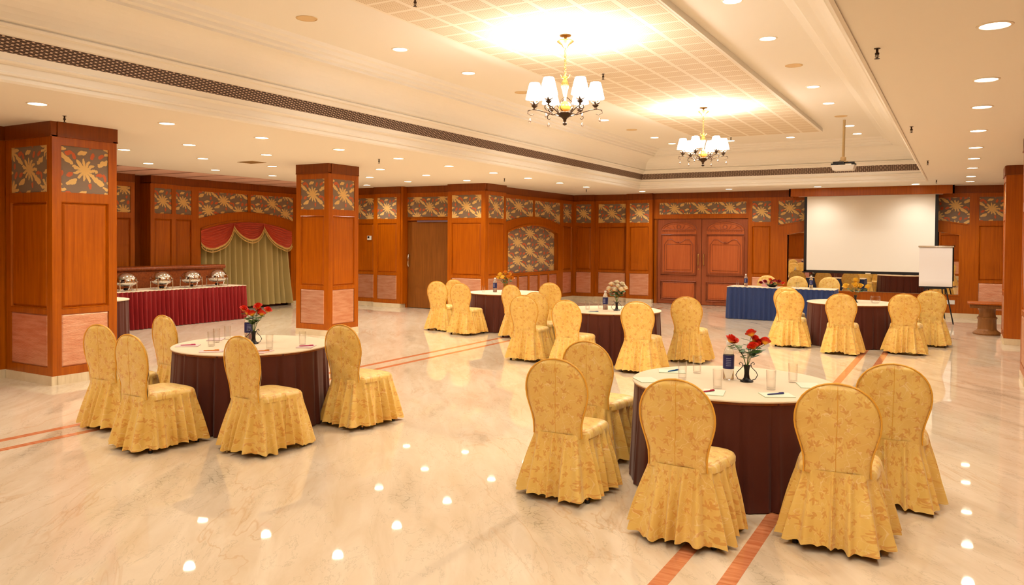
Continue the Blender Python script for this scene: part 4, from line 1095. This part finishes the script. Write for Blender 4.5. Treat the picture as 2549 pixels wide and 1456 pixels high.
def bouquet(x, y, z, mats, blooms, where, lab, leaves=True, name='rose', zb=.10):
    """blooms: list of (dx, dy, dz, radius, label); stems rise from the vase mouth"""
    rnd = random.Random(int(x*100)+len(blooms))
    for k, (dx, dy, dz, r, lb) in enumerate(blooms):
        if name == 'rose': r *= 1.3
        m = mats[k % len(mats)]
        t = thing(name, f'{lab} {lb} {where}' if lb else f'{lab} {where}', 'flower', (x, y, z), 0, f'{lab}s {where}')
        L = sqrt(dx*dx+dy*dy)+1e-6
        pth = [Vector((0, 0, zb)), Vector((dx*.25, dy*.25, zb+(dz-zb)*.45)), Vector((dx*.7, dy*.7, zb+(dz-zb)*.8)), Vector((dx, dy, dz-r*.5))]
        mb = MB(); mb.tube(pth, .0022, 5); mb.build('stem', 'stem', t, smooth=True)
        key = (m, round(r, 3), k % 3)
        if key not in BL:
            o = bloom_mesh(r, k).build('bloom', m, t, smooth=True); BL[key] = o.data
        else:
            o = bpy.data.objects.new('bloom', BL[key]); COL.objects.link(o); o.parent = t
        o.location = (dx, dy, dz); o.rotation_euler = (-dy/L*.5 if L > .02 else 0, dx/L*.5 if L > .02 else 0, rnd.uniform(0, 6))
        if leaves:
            lf = MB()
            for j in range(6):
                q = pth[1].lerp(pth[3], .0+.15*j); a = rnd.uniform(0, 2*pi); ln = rnd.uniform(.05, .08)
                d = Vector((cos(a), sin(a), .25)); sd = Vector((-sin(a), cos(a), .2))*ln*.34
                lf.poly([q, q+d*ln*.35+sd, q+d*ln*.75+sd*.7, q+d*ln, q+d*ln*.75-sd*.7, q+d*ln*.35-sd])
            lf.build('leaf', 'leaf', t)

# camera-right and depth directions help to lay out the things on the tables
cr_, sr_ = cos(radians(30)), sin(radians(30))
def rd(r, d): return (r*cr_-d*sr_, r*sr_+d*cr_)
def blooms(lst): return [(*rd(a, b), c, r, l) for a, b, c, r, l in lst]
# T1, right foreground
W1 = 'on the right foreground table'
bottle(-1.53, 6.0, f'water bottle with a navy label {W1}', rz=.3)
vase(-1.385, 5.97, f'black wrought iron vase with scroll handles {W1}')
bouquet(-1.385, 5.97, ZT, ['rose_red'], blooms([(.03, .0, .36, .030, 'topmost'), (-.125, .0, .315, .032, 'leftmost'), (.065, .03, .315, .028, 'just below the topmost'), (.135, .0, .30, .030, 'rightmost'),
        (.03, -.05, .27, .030, 'lowest in front'), (-.09, .03, .30, .026, 'second from the left'), (.095, .02, .285, .028, 'second from the right')]), f'in the vase {W1}', 'orange red artificial rose')
for x, y, l in ((-1.82, 6.15, 'behind the blue pen'), (-1.83, 5.80, 'farthest left'), (-1.50, 5.58, 'in front of the water bottle'), (-1.16, 5.74, 'behind the navy pen'), (-1.08, 6.13, 'farthest right')): glass(x, y, f'clear drinking glass {l} {W1}')
for x, y, r, l in ((-2.01, 6.1, -70, 'under the blue pen'), (-1.48, 5.40, 10, 'under the red pen'), (-1.08, 5.54, -60, 'under the navy pen'), (-.95, 6.04, 20, 'at the right rear edge'), (-2.05, 5.62, 40, 'at the left edge')): pad(x, y, r, 'pad_green', f'pale green notepad {l} {W1}')
pen(-2.0, 6.1, 70, 'pen_blue', f'blue pen lying on a notepad {W1}'); pen(-1.52, 5.38, 60, 'pen_red', f'red pen lying on a notepad {W1}'); pen(-1.09, 5.54, 50, 'pen_navy', f'navy pen lying on a notepad {W1}')
# T2, left
W2 = 'on the left table'
bottle(-6.36, 5.6, f'water bottle with a navy label {W2}', rz=.9)
vase(-6.13, 5.46, f'black wrought iron vase with scroll handles {W2}')
bouquet(-6.13, 5.46, ZT, ['rose_red'], blooms([(.045, .0, .37, .032, 'topmost'), (-.10, .0, .345, .030, 'leftmost'), (.04, .03, .325, .028, 'just below the topmost'), (.14, .0, .335, .030, 'rightmost'),
        (-.05, -.03, .31, .030, 'second from the left'), (.0, -.04, .30, .030, 'lowest in the middle'), (.09, -.03, .30, .030, 'second from the right')]), f'in the vase {W2}', 'orange red artificial rose')
for x, y, l in ((-6.34, 5.12, 'nearest the pink pen at the left'), (-6.52, 5.33, 'behind the leftmost glass'), (-5.70, 5.27, 'right of the vase'), (-5.62, 5.62, 'farthest right'), (-6.62, 5.55, 'left of the water bottle')): glass(x, y, f'clear drinking glass {l} {W2}')
for x, y, r, l in ((-6.53, 5.0, -50, 'under the left pink pen'), (-6.03, 4.87, -40, 'under the yellow orange pen'), (-5.62, 5.10, 20, 'under the orange pen'), (-5.53, 5.58, 30, 'at the right edge under a pink pen'), (-6.70, 5.47, 40, 'at the far rim')): pad(x, y, r, 'pad_pink', f'pink notepad {l} {W2}')
for x, y, r, m, l in ((-6.53, 5.0, 50, 'pen_pink', 'pink pen on the left notepad'), (-6.03, 4.87, 45, 'pen_orange', 'yellow orange pen on the near notepad'), (-5.62, 5.10, 50, 'pen_orange', 'orange pen on the notepad right of the vase'), (-5.53, 5.58, 55, 'pen_pink', 'pink pen on the right notepad')): pen(x, y, r, m, f'{l} {W2}')
# T3
W3 = 'on the farthest left table'
bottle(-8.2, 13.55, f'water bottle with a navy label {W3}'); vase(-7.9, 13.45, f'dark vase of orange flowers {W3}', wire=False)
bouquet(-7.9, 13.45, ZT, ['rose_orange', 'rose_yellow'], blooms([(.0, .0, .40, .05, ''), (-.10, 0, .36, .05, ''), (.1, 0, .37, .05, ''), (-.05, -.05, .31, .05, ''), (.06, -.05, .31, .05, ''), (-.14, .0, .30, .045, ''), (.14, 0, .29, .045, '')]), f'in the vase {W3}', 'orange silk flower', name='silk_flower')
glass(-8.35, 13.35, f'clear drinking glass left of the bottle {W3}'); glass(-7.6, 13.3, f'clear drinking glass right of the vase {W3}')
# T4
W4 = 'on the middle table'
bottle(-4.72, 11.08, f'water bottle with a navy label {W4}'); vase(-4.52, 11.05, f'tall black vase of white flowers {W4}')
bouquet(-4.52, 11.05, ZT+.02, ['rose_white'], blooms([(.0, .0, .40, .045, ''), (-.08, 0, .37, .045, ''), (.08, 0, .375, .045, ''), (-.12, -.02, .31, .045, ''), (.12, -.02, .32, .045, ''), (-.05, -.06, .30, .045, ''), (.05, -.06, .30, .045, ''), (.0, -.05, .35, .04, ''), (-.10, .03, .26, .04, ''), (.09, .03, .27, .04, '')]), f'in the vase {W4}', 'cream white silk flower', name='silk_flower')
for x, y, l in ((-4.95, 10.93, 'farthest left'), (-4.86, 11.2, 'left of the water bottle'), (-4.35, 11.15, 'right of the vase')): glass(x, y, f'clear drinking glass {l} {W4}')
pad(-4.70, 10.60, 30, 'pad_green', f'notepad near the front edge {W4}'); pen(-4.70, 10.60, 20, 'pen_navy', f'navy pen on the notepad {W4}')
# T5
W5 = 'on the table before the head table'
vase(-1.60, 14.98, f'dark vase of yellow roses {W5}', wire=False)
bouquet(-1.60, 14.98, ZT, ['rose_yellow'], blooms([(.0, .0, .38, .045, 'topmost'), (-.17, 0, .28, .045, 'leftmost'), (.08, 0, .28, .045, 'second from the right'), (-.03, -.04, .30, .045, 'in the middle'), (.22, .0, .27, .04, 'rightmost')]), f'in the vase {W5}', 'yellow rose')
mb = MB(); mb.lathe([(0, .0), (.05, .0), (.06, .004), (.085, .05), (.088, .09), (.075, .125), (.072, .125), (.085, .09), (.08, .05), (.05, .01), (0, .008)], 24, caps=False); o = mb.build('glass_bowl', 'glass', None, smooth=True, loc=(-1.28, 15.0, ZT)); tag(o, f'round clear glass bowl {W5}', 'bowl')
glass(-1.95, 15.05, f'clear drinking glass left of the vase {W5}')
# head table
WH = 'on the blue head table'; zh = .7555
bottle(-4.38, 18.68, f'water bottle at the left end {WH}', z=zh); bottle(-2.93, 18.72, f'water bottle at the right end {WH}', z=zh)
glass(-4.58, 18.7, f'clear drinking glass left of the left bottle {WH}', z=zh); glass(-3.22, 18.7, f'clear drinking glass left of the right bottle {WH}', z=zh)
t = thing('flower_bowl', f'low bowl holding the crimson flowers {WH}', 'bowl', (-3.78, 18.7, zh)); mb = MB(); mb.lathe([(0, 0), (.06, 0), (.1, .03), (.13, .06), (.12, .06), (.09, .035), (0, .02)], 20, caps=False); mb.build('body', 'iron', t, smooth=True)
bouquet(-3.78, 18.7, zh, ['rose_dark', 'rose_dark', 'rose_red'], [(-.26, 0, .09, .045, ''), (-.16, -.03, .12, .05, ''), (-.05, 0, .16, .05, ''), (.06, -.03, .14, .05, ''), (.15, 0, .13, .05, ''), (.25, -.02, .09, .045, ''), (0, -.08, .10, .045, '')], f'in the low arrangement {WH}', 'crimson silk flower', name='silk_flower', zb=.03)
t = thing('tent_card', f'pink folded tent card behind the flowers {WH}', 'card', (-4.0, 18.92, zh)); mb = MB()
mb.hexa([(-.06, -.04, 0), (.06, -.04, 0), (.06, -.038, 0), (-.06, -.038, 0), (-.06, -.001, .16), (.06, -.001, .16), (.06, .001, .16), (-.06, .001, .16)])
mb.hexa([(-.06, .038, 0), (.06, .038, 0), (.06, .04, 0), (-.06, .04, 0), (-.06, -.001, .16), (.06, -.001, .16), (.06, .001, .16), (-.06, .001, .16)]); mb.build('folded_card', 'card', t)

# ------------------------------------------------------------------ camera
W_, H_ = 2549, 1456
fpx, cy = 1937.2264, 631.5227
yaw, pitch, roll = radians(29.94624901), radians(.97942433), radians(.4095744)
fwd = Vector((-sin(yaw)*cos(pitch), cos(yaw)*cos(pitch), -sin(pitch)))
right = Vector((cos(yaw), sin(yaw), 0)); up = right.cross(fwd)
r_ = right*cos(roll)+up*sin(roll); u_ = -right*sin(roll)+up*cos(roll)
cam = bpy.data.cameras.new('camera'); co = bpy.data.objects.new('camera', cam); COL.objects.link(co)
m3 = Matrix((r_, u_, -fwd)).transposed()
co.matrix_world = Matrix.Translation((0, 0, 1.8)) @ m3.to_4x4()
cam.sensor_fit = 'HORIZONTAL'; cam.sensor_width = 36; cam.lens = fpx/W_*36
cam.shift_y = (cy-H_/2)/W_; cam.clip_start = .05; cam.clip_end = 100
S.camera = co

# ------------------------------------------------------------------ world and view
w = bpy.data.worlds.new('world'); S.world = w; w.use_nodes = True
w.node_tree.nodes['Background'].inputs[0].default_value = (1, .85, .65, 1); w.node_tree.nodes['Background'].inputs[1].default_value = .05
S.view_settings.view_transform = 'Standard'; S.view_settings.look = 'None'; S.view_settings.gamma = 1; S.view_settings.use_curve_mapping = False
S.view_settings.exposure = 0.28
c = S.cycles
c.use_denoising = True; c.max_bounces = 7; c.diffuse_bounces = 3; c.glossy_bounces = 3; c.transmission_bounces = 8; c.transparent_max_bounces = 8
c.use_adaptive_sampling = True; c.adaptive_threshold = .07; c.adaptive_min_samples = 16; c.sample_clamp_indirect = 6; c.caustics_reflective = False; c.caustics_refractive = False
